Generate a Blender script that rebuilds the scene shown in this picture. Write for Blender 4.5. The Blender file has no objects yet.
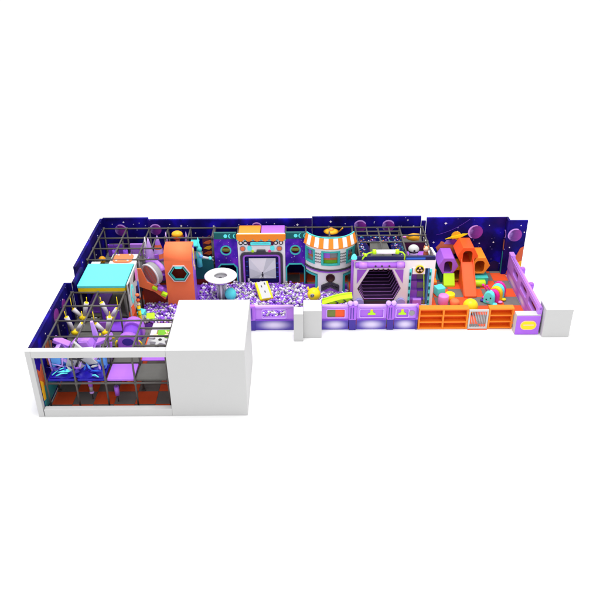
import bpy, bmesh, math, random
from mathutils import Vector, Matrix
random.seed(7)
PI = math.pi
scene = bpy.context.scene
COL = scene.collection

# ------------------------------------------------------------------ materials
def lin(h, k=1.0):
    h = h.lstrip('#')
    out = []
    for i in (0, 2, 4):
        c = int(h[i:i+2], 16) / 255
        c = c / 12.92 if c <= .04045 else ((c + .055) / 1.055) ** 2.4
        out.append(min(c / k, .92))
    return tuple(out) + (1,)

MATS = {}
def mat(name, hexc, k=1.0, rough=.45, var=.10, scale=6.0, bump=.05, metal=0.0, coat=0.0, emit=None):
    m = bpy.data.materials.new(name); m.use_nodes = True
    nt = m.node_tree; N, L = nt.nodes, nt.links
    b = N['Principled BSDF']
    c = lin(hexc, k)
    tc = N.new('ShaderNodeTexCoord')
    n = N.new('ShaderNodeTexNoise'); n.inputs['Scale'].default_value = scale
    n.inputs['Detail'].default_value = 6; n.inputs['Roughness'].default_value = .6
    L.new(tc.outputs['Object'], n.inputs['Vector'])
    mx = N.new('ShaderNodeMixRGB'); mx.blend_type = 'MIX'
    mx.inputs[1].default_value = tuple(max(0, x * (1 - var)) for x in c[:3]) + (1,)
    mx.inputs[2].default_value = tuple(min(.95, x * (1 + var)) for x in c[:3]) + (1,)
    L.new(n.outputs['Fac'], mx.inputs[0]); L.new(mx.outputs[0], b.inputs['Base Color'])
    b.inputs['Roughness'].default_value = rough
    b.inputs['Metallic'].default_value = metal
    b.inputs['Specular IOR Level'].default_value = .25
    b.inputs['Coat Weight'].default_value = coat
    if bump:
        n2 = N.new('ShaderNodeTexNoise'); n2.inputs['Scale'].default_value = scale * 14
        L.new(tc.outputs['Object'], n2.inputs['Vector'])
        bp = N.new('ShaderNodeBump'); bp.inputs['Strength'].default_value = bump; bp.inputs['Distance'].default_value = .01
        L.new(n2.outputs['Fac'], bp.inputs['Height']); L.new(bp.outputs[0], b.inputs['Normal'])
    if emit:
        b.inputs['Emission Color'].default_value = c; b.inputs['Emission Strength'].default_value = emit
    MATS[name] = m
    return m

def mural_mat(name, dark, bright, scale=.9, stars=2.6, mid='#10086a'):
    m = bpy.data.materials.new(name); m.use_nodes = True
    nt = m.node_tree; N, L = nt.nodes, nt.links
    b = N['Principled BSDF']; b.inputs['Roughness'].default_value = .6; b.inputs['Specular IOR Level'].default_value = .08
    tc = N.new('ShaderNodeTexCoord')
    n = N.new('ShaderNodeTexNoise'); n.inputs['Scale'].default_value = scale; n.inputs['Detail'].default_value = 5
    L.new(tc.outputs['Object'], n.inputs['Vector'])
    r = N.new('ShaderNodeValToRGB')
    r.color_ramp.elements[0].position = .36; r.color_ramp.elements[0].color = lin(dark, 1.0)
    r.color_ramp.elements[1].position = .68; r.color_ramp.elements[1].color = lin(bright, 1.0)
    e = r.color_ramp.elements.new(.52); e.color = lin(mid, 1.0)
    L.new(n.outputs['Fac'], r.inputs[0])
    n3 = N.new('ShaderNodeTexNoise'); n3.inputs['Scale'].default_value = .7; n3.inputs['Detail'].default_value = 7
    mp = N.new('ShaderNodeMapping'); mp.inputs['Location'].default_value = (3.1, 8.2, 5.5)
    L.new(tc.outputs['Object'], mp.inputs[0]); L.new(mp.outputs[0], n3.inputs['Vector'])
    r3 = N.new('ShaderNodeValToRGB'); r3.color_ramp.elements[0].position = .5; r3.color_ramp.elements[1].position = .75
    L.new(n3.outputs['Fac'], r3.inputs[0])
    m3 = N.new('ShaderNodeMixRGB'); m3.inputs[2].default_value = lin('#2a0e66', 1.0)
    L.new(r3.outputs[0], m3.inputs[0]); L.new(r.outputs[0], m3.inputs[1])
    v = N.new('ShaderNodeTexVoronoi'); v.inputs['Scale'].default_value = stars
    L.new(tc.outputs['Object'], v.inputs['Vector'])
    r2 = N.new('ShaderNodeValToRGB')
    r2.color_ramp.elements[0].position = .03; r2.color_ramp.elements[0].color = (1, 1, 1, 1)
    r2.color_ramp.elements[1].position = .09; r2.color_ramp.elements[1].color = (0, 0, 0, 1)
    L.new(v.outputs['Distance'], r2.inputs[0])
    mx = N.new('ShaderNodeMixRGB'); mx.inputs[2].default_value = lin('#b9b4ff')
    L.new(r2.outputs[0], mx.inputs[0]); L.new(m3.outputs[0], mx.inputs[1])
    L.new(mx.outputs[0], b.inputs['Base Color'])
    MATS[name] = m
    return m

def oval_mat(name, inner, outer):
    """an oval fading from a pale middle to the panel colour (fixed to the panel by generated coords)"""
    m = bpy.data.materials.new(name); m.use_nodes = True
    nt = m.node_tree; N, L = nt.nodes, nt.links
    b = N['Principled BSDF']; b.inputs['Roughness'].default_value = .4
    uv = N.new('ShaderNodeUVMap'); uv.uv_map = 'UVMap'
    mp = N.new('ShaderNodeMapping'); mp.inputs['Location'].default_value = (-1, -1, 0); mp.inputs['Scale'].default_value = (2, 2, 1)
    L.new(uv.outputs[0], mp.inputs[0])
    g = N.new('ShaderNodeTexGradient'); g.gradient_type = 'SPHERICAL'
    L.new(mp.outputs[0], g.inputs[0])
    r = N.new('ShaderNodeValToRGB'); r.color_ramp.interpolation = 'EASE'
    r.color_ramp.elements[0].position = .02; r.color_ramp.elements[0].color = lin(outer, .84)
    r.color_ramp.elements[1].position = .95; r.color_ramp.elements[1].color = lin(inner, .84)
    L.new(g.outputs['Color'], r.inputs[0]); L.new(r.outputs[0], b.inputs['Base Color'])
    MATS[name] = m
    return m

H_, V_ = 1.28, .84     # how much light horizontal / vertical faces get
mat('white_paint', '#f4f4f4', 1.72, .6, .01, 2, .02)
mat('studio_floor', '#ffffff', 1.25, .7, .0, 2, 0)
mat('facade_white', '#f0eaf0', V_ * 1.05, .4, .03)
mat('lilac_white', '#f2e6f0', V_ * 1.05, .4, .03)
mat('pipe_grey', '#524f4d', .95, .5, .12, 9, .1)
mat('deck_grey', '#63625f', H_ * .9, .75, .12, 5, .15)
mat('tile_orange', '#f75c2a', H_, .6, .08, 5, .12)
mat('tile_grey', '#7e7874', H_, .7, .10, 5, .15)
mat('purple', '#a965e0', 1.0, .4, .05)
mat('purple_top', '#b470ea', 1.12, .42, .05)
mat('purple_deep', '#7a41c4', .95, .4, .08)
mat('lilac', '#bd80ec', 1.0, .38, .05)
mat('periwinkle', '#a9a6ee', .9, .4, .04)
mat('lilac_pale', '#cda5f4', 1.0, .38, .05)
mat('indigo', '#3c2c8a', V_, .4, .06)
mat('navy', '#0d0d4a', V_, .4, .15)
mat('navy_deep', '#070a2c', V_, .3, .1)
mat('mat_navy', '#1c1098', 1.0, .35, .35, 2.5, .1)
mat('blue', '#2a5fd0', 1.0, .4, .1)
mat('sky_blue', '#5fa2ea', 1.0, .4, .1)
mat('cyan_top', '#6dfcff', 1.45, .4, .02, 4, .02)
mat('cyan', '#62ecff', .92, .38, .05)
mat('teal', '#3fb8b4', .95, .4, .08)
mat('teal_dark', '#0f5a5c', .9, .45, .2, 3)
mat('teal_hill', '#2a9094', .9, .5, .25, 2.2)
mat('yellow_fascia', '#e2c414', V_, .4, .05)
mat('yellow', '#ffdc1e', 1.05, .35, .04)
mat('gold', '#e8a21a', .95, .4, .15, 5)
mat('lime', '#bdf024', 1.05, .38, .05)
mat('olive', '#75803c', 1.0, .5, .15)
mat('green', '#6fae2a', 1.0, .45, .2, 7)
mat('orange', '#ff8a28', .95, .4, .05)
mat('orange_coral', '#f8784a', 1.0, .65, .05, 4, .06)
mat('orange_red', '#ff5a26', 1.0, .4, .05)
mat('shelf_orange', '#ff8622', 1.0, .45, .08, 7, .08)
mat('shelf_back', '#e4560e', 1.0, .45, .08, 7, .08)
mat('brown_red', '#8a2c1e', .9, .6, .2)
mat('hatch_brown', '#3a1d1c', .9, .5, .2)
mat('maroon', '#4c1c3c', .9, .5, .15)
mat('tunnel_dark', '#48305a', .9, .5, .2)
mat('tunnel_line', '#c48cee', .8, .35, .03)
mat('pink', '#e98ad6', 1.0, .4, .05)
mat('magenta', '#ee2f9e', 1.0, .38, .05)
mat('peach', '#f3c9a0', 1.0, .45, .06)
mat('grey_light', '#c9c5cc', 1.0, .45, .04)
mat('grey_mid', '#8f8d92', .95, .5, .08)
mat('grey_dark', '#3e3c44', .9, .5, .1)
mat('black', '#141216', .9, .4, .1)
mat('rose_disc', '#c8746c', .95, .35, .08)
mat('steel', '#b9bcc4', 1.0, .25, .03, metal=.6)
mat('ball_purple', '#9a62dc', 1.0, .3, .05, 3, 0)
mat('ball_violet', '#5b3196', 1.1, .3, .05, 3, 0)
mat('ball_lilac', '#eae0f8', 1.05, .3, .03, 3, 0)
mat('ball_grey', '#b0abb0', 1.05, .3, .04, 3, 0)
mat('screen_a', '#d2d4d6', .70, .5, .02, 3, 0); mat('screen_b', '#b6b9bb', .70, .5, .02, 3, 0)
mat('screen_c', '#c4c6c8', .70, .5, .02, 3, 0); mat('screen_d', '#a8acae', .70, .5, .02, 3, 0)
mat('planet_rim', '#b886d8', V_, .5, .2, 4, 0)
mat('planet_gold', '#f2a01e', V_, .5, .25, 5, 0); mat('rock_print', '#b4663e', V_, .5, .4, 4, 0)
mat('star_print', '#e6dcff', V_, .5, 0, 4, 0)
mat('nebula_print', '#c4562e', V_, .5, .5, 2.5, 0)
def planet_mat():
    m = bpy.data.materials.new('planet_a'); m.use_nodes = True
    N, L = m.node_tree.nodes, m.node_tree.links; b = N['Principled BSDF']; b.inputs['Roughness'].default_value = .5
    tc = N.new('ShaderNodeTexCoord'); n = N.new('ShaderNodeTexNoise'); n.inputs['Scale'].default_value = 2.5; n.inputs['Detail'].default_value = 5
    mp = N.new('ShaderNodeMapping'); mp.inputs['Scale'].default_value = (1, 1, 3); L.new(tc.outputs['Generated'], mp.inputs[0]); L.new(mp.outputs[0], n.inputs['Vector'])
    sp = N.new('ShaderNodeSeparateXYZ'); L.new(tc.outputs['Generated'], sp.inputs[0])
    ad = N.new('ShaderNodeMath'); ad.operation = 'MULTIPLY_ADD'; ad.inputs[1].default_value = .45; L.new(n.outputs['Fac'], ad.inputs[0])
    ml = N.new('ShaderNodeMath'); ml.operation = 'MULTIPLY'; ml.inputs[1].default_value = .75; L.new(sp.outputs['X'], ml.inputs[0]); L.new(ml.outputs[0], ad.inputs[2])
    r = N.new('ShaderNodeValToRGB'); r.color_ramp.elements[0].position = .22; r.color_ramp.elements[0].color = lin('#9a78c8', V_)
    r.color_ramp.elements[1].position = .85; r.color_ramp.elements[1].color = lin('#7c1c88', V_)
    e = r.color_ramp.elements.new(.45); e.color = lin('#4a1470', V_)
    L.new(ad.outputs[0], r.inputs[0]); L.new(r.outputs[0], b.inputs['Base Color']); MATS['planet_a'] = m
planet_mat()
mural_mat('mural', '#090336', '#180c92')
mural_mat('mural_bright', '#0b0446', '#1f0fba', .8, 3.2)
oval_mat('oval_fade', '#c6bcd8', '#45309a')  # fence base: pale oval middle fading to the panel colour
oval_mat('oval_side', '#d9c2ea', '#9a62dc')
mural_mat('tower_purple', '#3a1ca0', '#8a30cc', 1.8, 7.0, '#5a28be')
mural_mat('star_pad', '#141048', '#2a2a8c', 2.0, 5.0)

# ------------------------------------------------------------------ mesh builder
class MB:
    def __init__(s): s.v, s.f, s.m, s.sm = [], [], [], []
    def add(s, vs, fs, m=0, smooth=False):
        o = len(s.v); s.v += [Vector(p) for p in vs]
        for f in fs:
            s.f.append([i + o for i in f]); s.m.append(m); s.sm.append(smooth)
        return s
    def box(s, x0, x1, y0, y1, z0, z1, m=0, top=None, front=None):
        vs = [(x0,y0,z0),(x1,y0,z0),(x1,y1,z0),(x0,y1,z0),(x0,y0,z1),(x1,y0,z1),(x1,y1,z1),(x0,y1,z1)]
        fs = [(3,2,1,0),(4,5,6,7),(0,1,5,4),(1,2,6,5),(2,3,7,6),(3,0,4,7)]
        for i, f in enumerate(fs):
            mm = m
            if i == 1 and top is not None: mm = top
            if i == 2 and front is not None: mm = front
            s.add([vs[j] for j in f], [(0,1,2,3)], mm)
        return s
    def obox(s, c, size, R=None, m=0):
        c = Vector(c); R = R or Matrix.Identity(3); hx, hy, hz = [q/2 for q in size]
        vs = [(-hx,-hy,-hz),(hx,-hy,-hz),(hx,hy,-hz),(-hx,hy,-hz),(-hx,-hy,hz),(hx,-hy,hz),(hx,hy,hz),(-hx,hy,hz)]
        vs = [c + R @ Vector(p) for p in vs]
        return s.add(vs, [(3,2,1,0),(4,5,6,7),(0,1,5,4),(1,2,6,5),(2,3,7,6),(3,0,4,7)], m)
    def hexa(s, vs, m=0):     # 8 corners: bottom ring ccw, top ring ccw
        return s.add(vs, [(3,2,1,0),(4,5,6,7),(0,1,5,4),(1,2,6,5),(2,3,7,6),(3,0,4,7)], m)
    def tube(s, p0, p1, r, m=0, seg=10, r1=None, cap=True):
        p0, p1 = Vector(p0), Vector(p1); r1 = r if r1 is None else r1
        d = (p1 - p0).normalized(); a = d.orthogonal().normalized(); b = d.cross(a)
        vs = []
        for p, rr in ((p0, r), (p1, r1)):
            for i in range(seg):
                t = 2*PI*i/seg; vs.append(p + a*rr*math.cos(t) + b*rr*math.sin(t))
        s.add(vs, [(i, (i+1) % seg, seg+(i+1) % seg, seg+i) for i in range(seg)], m, True)
        if cap:
            s.add(vs[:seg], [tuple(reversed(range(seg)))], m); s.add(vs[seg:], [tuple(range(seg))], m)
        return s
    def path(s, pts, r, m=0, seg=8):
        pts = [Vector(p) for p in pts]
        rings = []
        a = None
        for i, p in enumerate(pts):
            d = (pts[min(i+1, len(pts)-1)] - pts[max(i-1, 0)]).normalized()
            a = d.orthogonal().normalized() if a is None else (a - d*a.dot(d)).normalized()
            b = d.cross(a)
            rings.append([p + a*r*math.cos(2*PI*k/seg) + b*r*math.sin(2*PI*k/seg) for k in range(seg)])
        vs = [q for rg in rings for q in rg]
        fs = []
        for i in range(len(pts)-1):
            for k in range(seg):
                fs.append((i*seg+k, i*seg+(k+1) % seg, (i+1)*seg+(k+1) % seg, (i+1)*seg+k))
        s.add(vs, fs, m, True)
        s.add(rings[0], [tuple(reversed(range(seg)))], m); s.add(rings[-1], [tuple(range(seg))], m)
        return s
    def lathe(s, prof, c=(0,0,0), R=None, seg=24, m=0, a0=0, a1=2*PI):
        c = Vector(c); R = R or Matrix.Identity(3)
        full = abs(a1-a0-2*PI) < 1e-6; n = seg if full else seg+1
        vs = []
        for r, z in prof:
            for i in range(n):
                t = a0 + (a1-a0)*i/seg; vs.append(c + R @ Vector((r*math.cos(t), r*math.sin(t), z)))
        fs = []
        for j in range(len(prof)-1):
            for i in range(seg):
                k = (i+1) % n
                fs.append((j*n+i, j*n+k, (j+1)*n+k, (j+1)*n+i))
        return s.add(vs, fs, m, True)
    def sphere(s, c, r, m=0, seg=16, ring=10, sc=(1,1,1), R=None):
        c = Vector(c); R = R or Matrix.Identity(3)
        vs = []; 
        for j in range(ring+1):
            ph = PI*j/ring
            for i in range(seg):
                t = 2*PI*i/seg
                vs.append(c + R @ Vector((r*sc[0]*math.sin(ph)*math.cos(t), r*sc[1]*math.sin(ph)*math.sin(t), -r*sc[2]*math.cos(ph))))
        fs = [(j*seg+i, j*seg+(i+1) % seg, (j+1)*seg+(i+1) % seg, (j+1)*seg+i) for j in range(ring) for i in range(seg)]
        return s.add(vs, fs, m, True)
    def prism(s, poly, plane, d0, d1, m=0, mside=None):
        """poly in 2-D extruded along the third axis from d0 to d1 (convex or simple polygon)"""
        def P(u, v, d): return {'xz': (u, d, v), 'yz': (d, u, v), 'xy': (u, v, d)}[plane]
        n = len(poly); vs = [P(u, v, d0) for u, v in poly] + [P(u, v, d1) for u, v in poly]
        ms = m if mside is None else mside
        s.add(vs[:n], [tuple(range(n))], m); s.add(vs[n:], [tuple(reversed(range(n)))], m)
        return s.add(vs, [(i, n+i, n+(i+1) % n, (i+1) % n) for i in range(n)], ms)
    def ring(s, outer, inner, plane, d0, d1, m=0):
        """frame between two outlines with the same number of points"""
        def P(u, v, d): return {'xz': (u, d, v), 'yz': (d, u, v), 'xy': (u, v, d)}[plane]
        n = len(outer)
        vs = [P(u,v,d0) for u,v in outer]+[P(u,v,d0) for u,v in inner]+[P(u,v,d1) for u,v in outer]+[P(u,v,d1) for u,v in inner]
        fs = []
        for i in range(n):
            k = (i+1) % n
            fs += [(i,k,n+k,n+i),(2*n+k,2*n+i,3*n+i,3*n+k),(i,2*n+i,2*n+k,k),(n+k,3*n+k,3*n+i,n+i)]
        return s.add(vs, fs, m)

def poly_hex(cx, cz, r, rz=None, flat=True):
    rz = rz or r
    return [(cx + r*math.cos(PI/3*i), cz + rz*math.sin(PI/3*i)) for i in range(6)]
def poly_circ(cx, cz, r, n=24, rz=None):
    rz = rz or r
    return [(cx + r*math.cos(2*PI*i/n), cz + rz*math.sin(2*PI*i/n)) for i in range(n)]
def poly_rrect(x0, x1, z0, z1, r, n=5, corners=(1,1,1,1)):
    pts = []
    for (cx, cz, a, on, px, pz) in ((x1-r, z0+r, -PI/2, corners[0], x1, z0), (x1-r, z1-r, 0, corners[1], x1, z1),
                                    (x0+r, z1-r, PI/2, corners[2], x0, z1), (x0+r, z0+r, PI, corners[3], x0, z0)):
        for i in range(n+1):
            if on: pts.append((cx + r*math.cos(a + PI/2*i/n), cz + r*math.sin(a + PI/2*i/n)))
            else: 
                e = .001*(i - n/2); pts.append((px + (e if False else 0), pz)) if i == 0 else None
    return pts

ORG = {}
def _mesh(name, mb, mats, org):
    me = bpy.data.meshes.new(name)
    me.from_pydata([tuple(p - org) for p in mb.v], [], mb.f)
    for q in (mats if isinstance(mats, (list, tuple)) else [mats]):
        me.materials.append(MATS[q])
    me.polygons.foreach_set('material_index', mb.m)
    me.polygons.foreach_set('use_smooth', mb.sm)
    me.update()
    return me
def _weld(me):
    bm = bmesh.new(); bm.from_mesh(me)
    bmesh.ops.remove_doubles(bm, verts=bm.verts, dist=.0004)
    bmesh.ops.recalc_face_normals(bm, faces=bm.faces)
    bm.to_mesh(me); bm.free()
def link(name, mb, mats, parent=None, org=Vector((0,0,0)), bev=0):
    me = _mesh(name, mb, mats, org); _weld(me)
    o = bpy.data.objects.new(name, me); COL.objects.link(o)
    if bev:
        b = o.modifiers.new('bevel', 'BEVEL'); b.width = bev; b.segments = 2; b.limit_method = 'ANGLE'; b.angle_limit = math.radians(40)
    if parent: o.parent = parent
    return o
def thing(name, label, cat, loc=(0,0,0), group=None):
    o = bpy.data.objects.new(name, None); COL.objects.link(o); o.empty_display_size = .2
    o.location = loc; o['label'] = label; o['category'] = cat; o['kind'] = 'thing'
    if group: o['group'] = group
    ORG[o] = Vector(loc)
    return o
def part(name, mb, mats, parent, bev=0, label=None):
    o = link(name, mb, mats, parent, ORG[parent], bev)
    ORG[o] = ORG[parent]
    if label: o['label'] = label
    return o
def solo(name, label, cat, mb, mats, group=None, bev=0):
    xs = [p.x for p in mb.v]; ys = [p.y for p in mb.v]; zs = [p.z for p in mb.v]
    org = Vector(((min(xs)+max(xs))/2, (min(ys)+max(ys))/2, min(zs)))
    o = link(name, mb, mats, None, org, bev); o.location = org; ORG[o] = org
    o['label'] = label; o['category'] = cat; o['kind'] = 'thing'
    if group: o['group'] = group
    return o
def struct(name, mb, mats, bev=0):
    o = link(name, mb, mats, None, Vector((0,0,0)), bev); o['kind'] = 'structure'; return o

def cut_panel(name, outline, holes, y0, y1, mats, parent, bev=0, label=None, plane='xz'):
    """a panel with real openings: outline and holes in 2-D, filled by Blender's curve fill"""
    cu = bpy.data.curves.new(name, 'CURVE'); cu.dimensions = '2D'; cu.fill_mode = 'BOTH'; cu.extrude = abs(y1-y0)/2
    for loop in [outline] + list(holes):
        sp = cu.splines.new('POLY'); sp.points.add(len(loop)-1); sp.use_cyclic_u = True
        for p, (u, v) in zip(sp.points, loop): p.co = (u, v, 0, 1)
    tmp = bpy.data.objects.new('tmp', cu); COL.objects.link(tmp)
    dg = bpy.context.evaluated_depsgraph_get()
    me = bpy.data.meshes.new_from_object(tmp.evaluated_get(dg))
    bpy.data.objects.remove(tmp); bpy.data.curves.remove(cu)
    mid = (y0+y1)/2; org = ORG[parent]
    for v in me.vertices:
        u, w, d = v.co
        p = Vector((u, mid - d, w)) if plane == 'xz' else Vector((mid + d, u, w))
        v.co = p - org
    me.materials.clear()
    for q in (mats if isinstance(mats, (list, tuple)) else [mats]): me.materials.append(MATS[q])
    for p in me.polygons: p.use_smooth = False; p.material_index = 0
    me.name = name; _weld(me)
    o = bpy.data.objects.new(name, me); COL.objects.link(o); o.parent = parent; ORG[o] = org
    if bev:
        b = o.modifiers.new('bevel', 'BEVEL'); b.width = bev; b.segments = 2; b.limit_method = 'ANGLE'; b.angle_limit = math.radians(60)
    if label: o['label'] = label
    return o
def uv_box_front(o, x0, x1, z0, z1, axis='x'):
    """UV map 0..1 over the front face so an oval sits on the panel"""
    me = o.data; uv = me.uv_layers.new(name='UVMap'); org = ORG[o]
    for lp in me.loops:
        c = me.vertices[lp.vertex_index].co + org
        u = c.x if axis == 'x' else c.y
        uv.data[lp.index].uv = ((u-x0)/(x1-x0), (c.z-z0)/(z1-z0))
def copy_tree(o, parent=None):
    c = o.copy(); COL.objects.link(c); c.parent = parent
    for ch in list(o.children): copy_tree(ch, c)
    return c

# ------------------------------------------------------------------ setting
g = MB(); g.box(-30, 30, -16, 28, -.2, 0); struct('ground', g, 'studio_floor')
f = MB(); T = .78
def floor_rect(x0, x1, y0, y1):
    i0, i1 = math.floor(x0/T), math.ceil(x1/T); j0, j1 = math.floor(y0/T), math.ceil(y1/T)
    for i in range(i0, i1):
        for j in range(j0, j1):
            a, b = max(x0, i*T), min(x1, (i+1)*T); c, d = max(y0, j*T), min(y1, (j+1)*T)
            if b-a < .01 or d-c < .01: continue
            f.box(a+.004, b-.004, c+.004, d-.004, .004, .03, (i+j) % 2)
floor_rect(-9.4, -4.75, .34, 5.97); floor_rect(-9.1, 10.095, 5.99, 11.1)
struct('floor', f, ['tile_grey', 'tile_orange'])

def wall_thing(label, boxes, mural='mural', loc=None):
    x0, x1, y0, y1, z1, face = boxes[0]
    t = thing('mural_wall', label, 'wall', ((x0+x1)/2, (y0+y1)/2, 0))
    for (x0, x1, y0, y1, z1, face) in boxes:
        m = MB(); m.box(x0, x1, y0, y1, 0, z1, 0)
        part('wall_panel', m, [mural], t)
    return t
HW = 2.9
wl1 = wall_thing('navy star mural wall along the left side, nearest the white window wall', [(-9.58, -9.45, .34, 5.05, HW, 'x'), (-9.45, -9.27, 4.95, 5.05, HW, 'y')], 'mural_bright')
wl2 = wall_thing('short recessed navy wall beside the cyan roof', [(-9.27, -9.16, 5.06, 6.40, HW, 'x')])
wl3 = wall_thing('navy star mural wall on the left, running to the back corner', [(-9.56, -9.44, 6.41, 11.36, HW, 'x')], 'mural_bright')
wb1 = wall_thing('navy back wall in the left corner with a whole purple planet', [(-9.44, -7.25, 11.36, 11.48, HW, 'y')])
wb2 = wall_thing('long navy back wall behind the console screen and purple towers', [(-7.24, .60, 11.15, 11.27, HW, 'y')], 'mural_bright')
wb3 = wall_thing('navy back wall behind the round kiosk and the tunnel console', [(.61, 5.84, 11.34, 11.46, HW, 'y')])
wb4 = wall_thing('navy space wall behind the hexagon tunnels and slides', [(5.86, 6.07, 11.28, 11.38, 2.68, 'y'), (6.08, 9.86, 11.15, 11.27, HW, 'y')], 'mural_bright')
wb5 = wall_thing('navy wall end at the far right, stepping forward with an orange nebula', [(9.87, 9.98, 10.78, 11.27, HW, 'x'), (9.985, 10.8, 10.78, 10.88, HW, 'y')])

def print_disc(parent, plane, c, r, d, mt, arc=None, name='planet_print'):
    m = MB()
    if arc is None: m.prism(poly_circ(c[0], c[1], r, 32), plane, d, d-.006)
    else:
        a0, a1, ri, dx, dz = arc; n = 16
        out = [(c[0]+r*math.cos(a0+(a1-a0)*i/n), c[1]+r*math.sin(a0+(a1-a0)*i/n)) for i in range(n+1)]
        inn = [(c[0]+dx+ri*math.cos(a0+(a1-a0)*i/n), c[1]+dz+ri*math.sin(a0+(a1-a0)*i/n)) for i in range(n+1)]
        vs = []
        P = (lambda u, v, q: (u, q, v)) if plane == 'xz' else (lambda u, v, q: (q, u, v))
        for q in (d-.010, d-.004):
            vs += [P(u, v, q) for u, v in out] + [P(u, v, q) for u, v in inn]
        k = n+1; fs = []
        for i in range(n): fs += [(i, i+1, k+i+1, k+i), (2*k+i+1, 2*k+i, 3*k+i, 3*k+i+1), (i, 2*k+i, 2*k+i+1, i+1), (k+i+1, 3*k+i+1, 3*k+i, k+i)]
        m.add(vs, fs)
    return part(name, m, mt, parent)
def stars(parent, plane, pts, d):
    for (u, v, r) in pts:
        m = MB(); poly = [(u + (r if i % 2 == 0 else r*.45)*math.cos(PI/4*i), v + (r if i % 2 == 0 else r*.45)*math.sin(PI/4*i)) for i in range(8)]
        m.prism(poly, plane, d, d-.006); part('star_print', m, 'star_print', parent)
def planet(parent, c, r, d, rim=(.2, 2.0), plane='xz'):
    print_disc(parent, plane, c, r, d, 'planet_a')
    print_disc(parent, plane, c, r*1.04, d, 'planet_rim', (rim[0], rim[1], r*.94, -r*.12*math.cos(sum(rim)/2), -r*.12*math.sin(sum(rim)/2)), 'planet_rim_print')
planet(wb1, (-8.62, 2.28), .29, 11.36)
stars(wb1, 'xz', [(-8.45, 2.70, .05), (-9.0, 2.6, .03), (-7.7, 2.65, .03), (-7.9, 1.9, .03)], 11.36)
planet(wb2, (-6.90, 2.40), .28, 11.15, (.6, 2.6)); planet(wb2, (-2.05, 2.47), .26, 11.15, (.4, 2.4))
stars(wb2, 'xz', [(-5.66, 2.58, .06), (-4.10, 2.56, .06), (-2.9, 2.62, .03), (-.1, 2.6, .07), (-5.0, 2.2, .04), (-6.2, 2.66, .03), (-1.2, 2.66, .03)], 11.15)
planet(wb3, (2.92, 2.42), .30, 11.34, (.5, 2.7)); planet(wb3, (4.28, 2.42), .30, 11.34, (.5, 2.7))
stars(wb3, 'xz', [(1.5, 2.66, .07), (2.2, 2.55, .03), (3.6, 2.64, .03), (5.2, 2.72, .05), (5.5, 2.4, .05)], 11.34)
planet(wb4, (8.47, 2.15), .35, 11.15, (1.4, 4.2))
stars(wb4, 'xz', [(7.0, 2.62, .07), (9.4, 1.6, .05), (8.9, 1.1, .05), (8.72, 1.55, .04), (6.5, 1.62, .06), (9.1, 2.5, .03), (7.6, 2.2, .03)], 11.15)
m = MB(); m.path([(6.6 + .14*i, 11.146, 2.02 + .03*i + .004*i*i) for i in range(12)], .005); part('comet_trail_print', m, 'purple_deep', wb4)
# ringed golden planet, rocky cloud, teal hills (raised foam prints on the wall)
m = MB(); m.prism(poly_circ(7.56, 1.96, .24, 28), 'xz', 11.10, 11.149)
part('ringed_planet_print', m, 'planet_gold', wb4)
m = MB(); m.prism([(7.02, 1.82), (7.35, 1.86), (7.75, 1.90), (8.1, 2.10), (7.85, 2.10), (7.6, 2.02), (7.3, 1.95)], 'xz', 11.06, 11.099); part('planet_ring_print', m, 'yellow', wb4)
m = MB(); m.prism([(6.62, 1.35), (6.75, 1.08), (7.15, 1.0), (7.75, 1.02), (7.85, 1.3), (7.5, 1.62), (7.12, 1.58), (6.85, 1.68), (6.78, 1.52)], 'xz', 11.12, 11.149); part('rock_print', m, 'rock_print', wb4)
m = MB(); m.prism([(7.0, 1.55), (7.45, 1.52), (7.95, 1.25), (7.98, 1.55), (7.5, 1.82), (7.1, 1.75)], 'xz', 11.09, 11.118); part('purple_cloud_print', m, 'planet_a', wb4)
m = MB(); m.prism([(6.09, .03), (7.3, .03), (7.1, .5), (6.9, .62), (6.75, 1.0), (6.45, 1.24), (6.25, 1.2), (6.09, .9)], 'xz', 11.12, 11.149); part('hill_print', m, 'teal_hill', wb4)
m = MB(); m.prism([(8.2, .03), (9.8, .03), (9.8, .5), (9.55, .62), (9.2, .4), (8.7, .5)], 'xz', 11.12, 11.149); part('ground_print', m, 'navy', wb4)
planet(wb5, (10.28, 2.15), .33, 10.78, (1.2, 3.6))
m = MB(); m.prism([(10.1, .05), (10.78, .05), (10.78, 1.55), (10.62, 1.45), (10.5, 1.1), (10.3, .9)], 'xz', 10.75, 10.779); part('nebula_print', m, 'nebula_print', wb5)
m = MB(); m.prism([(10.45, .05), (10.78, .05), (10.78, .8), (10.6, .7)], 'xz', 10.72, 10.749); part('flare_print', m, 'planet_gold', wb5)
stars(wb5, 'xz', [(10.1, 1.5, .04), (10.5, 2.65, .04), (10.7, 2.3, .04)], 10.78)
print_disc(wb5, 'yz', (11.03, 2.1), .2, 9.87, 'planet_rim', (.8, 4.2, .17, .04, -.02), 'crescent_print')
m = MB(); m.prism([(10.82, .05), (11.0, .05), (11.02, 1.2), (10.92, 1.1)], 'yz', 9.86, 9.869); part('teal_streak_print', m, 'teal_hill', wb5)
m = MB(); m.prism([(10.9, 1.3), (11.02, 1.3), (11.05, 1.8), (10.95, 1.75)], 'yz', 9.86, 9.869); part('rust_streak_print', m, 'rock_print', wb5)
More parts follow.
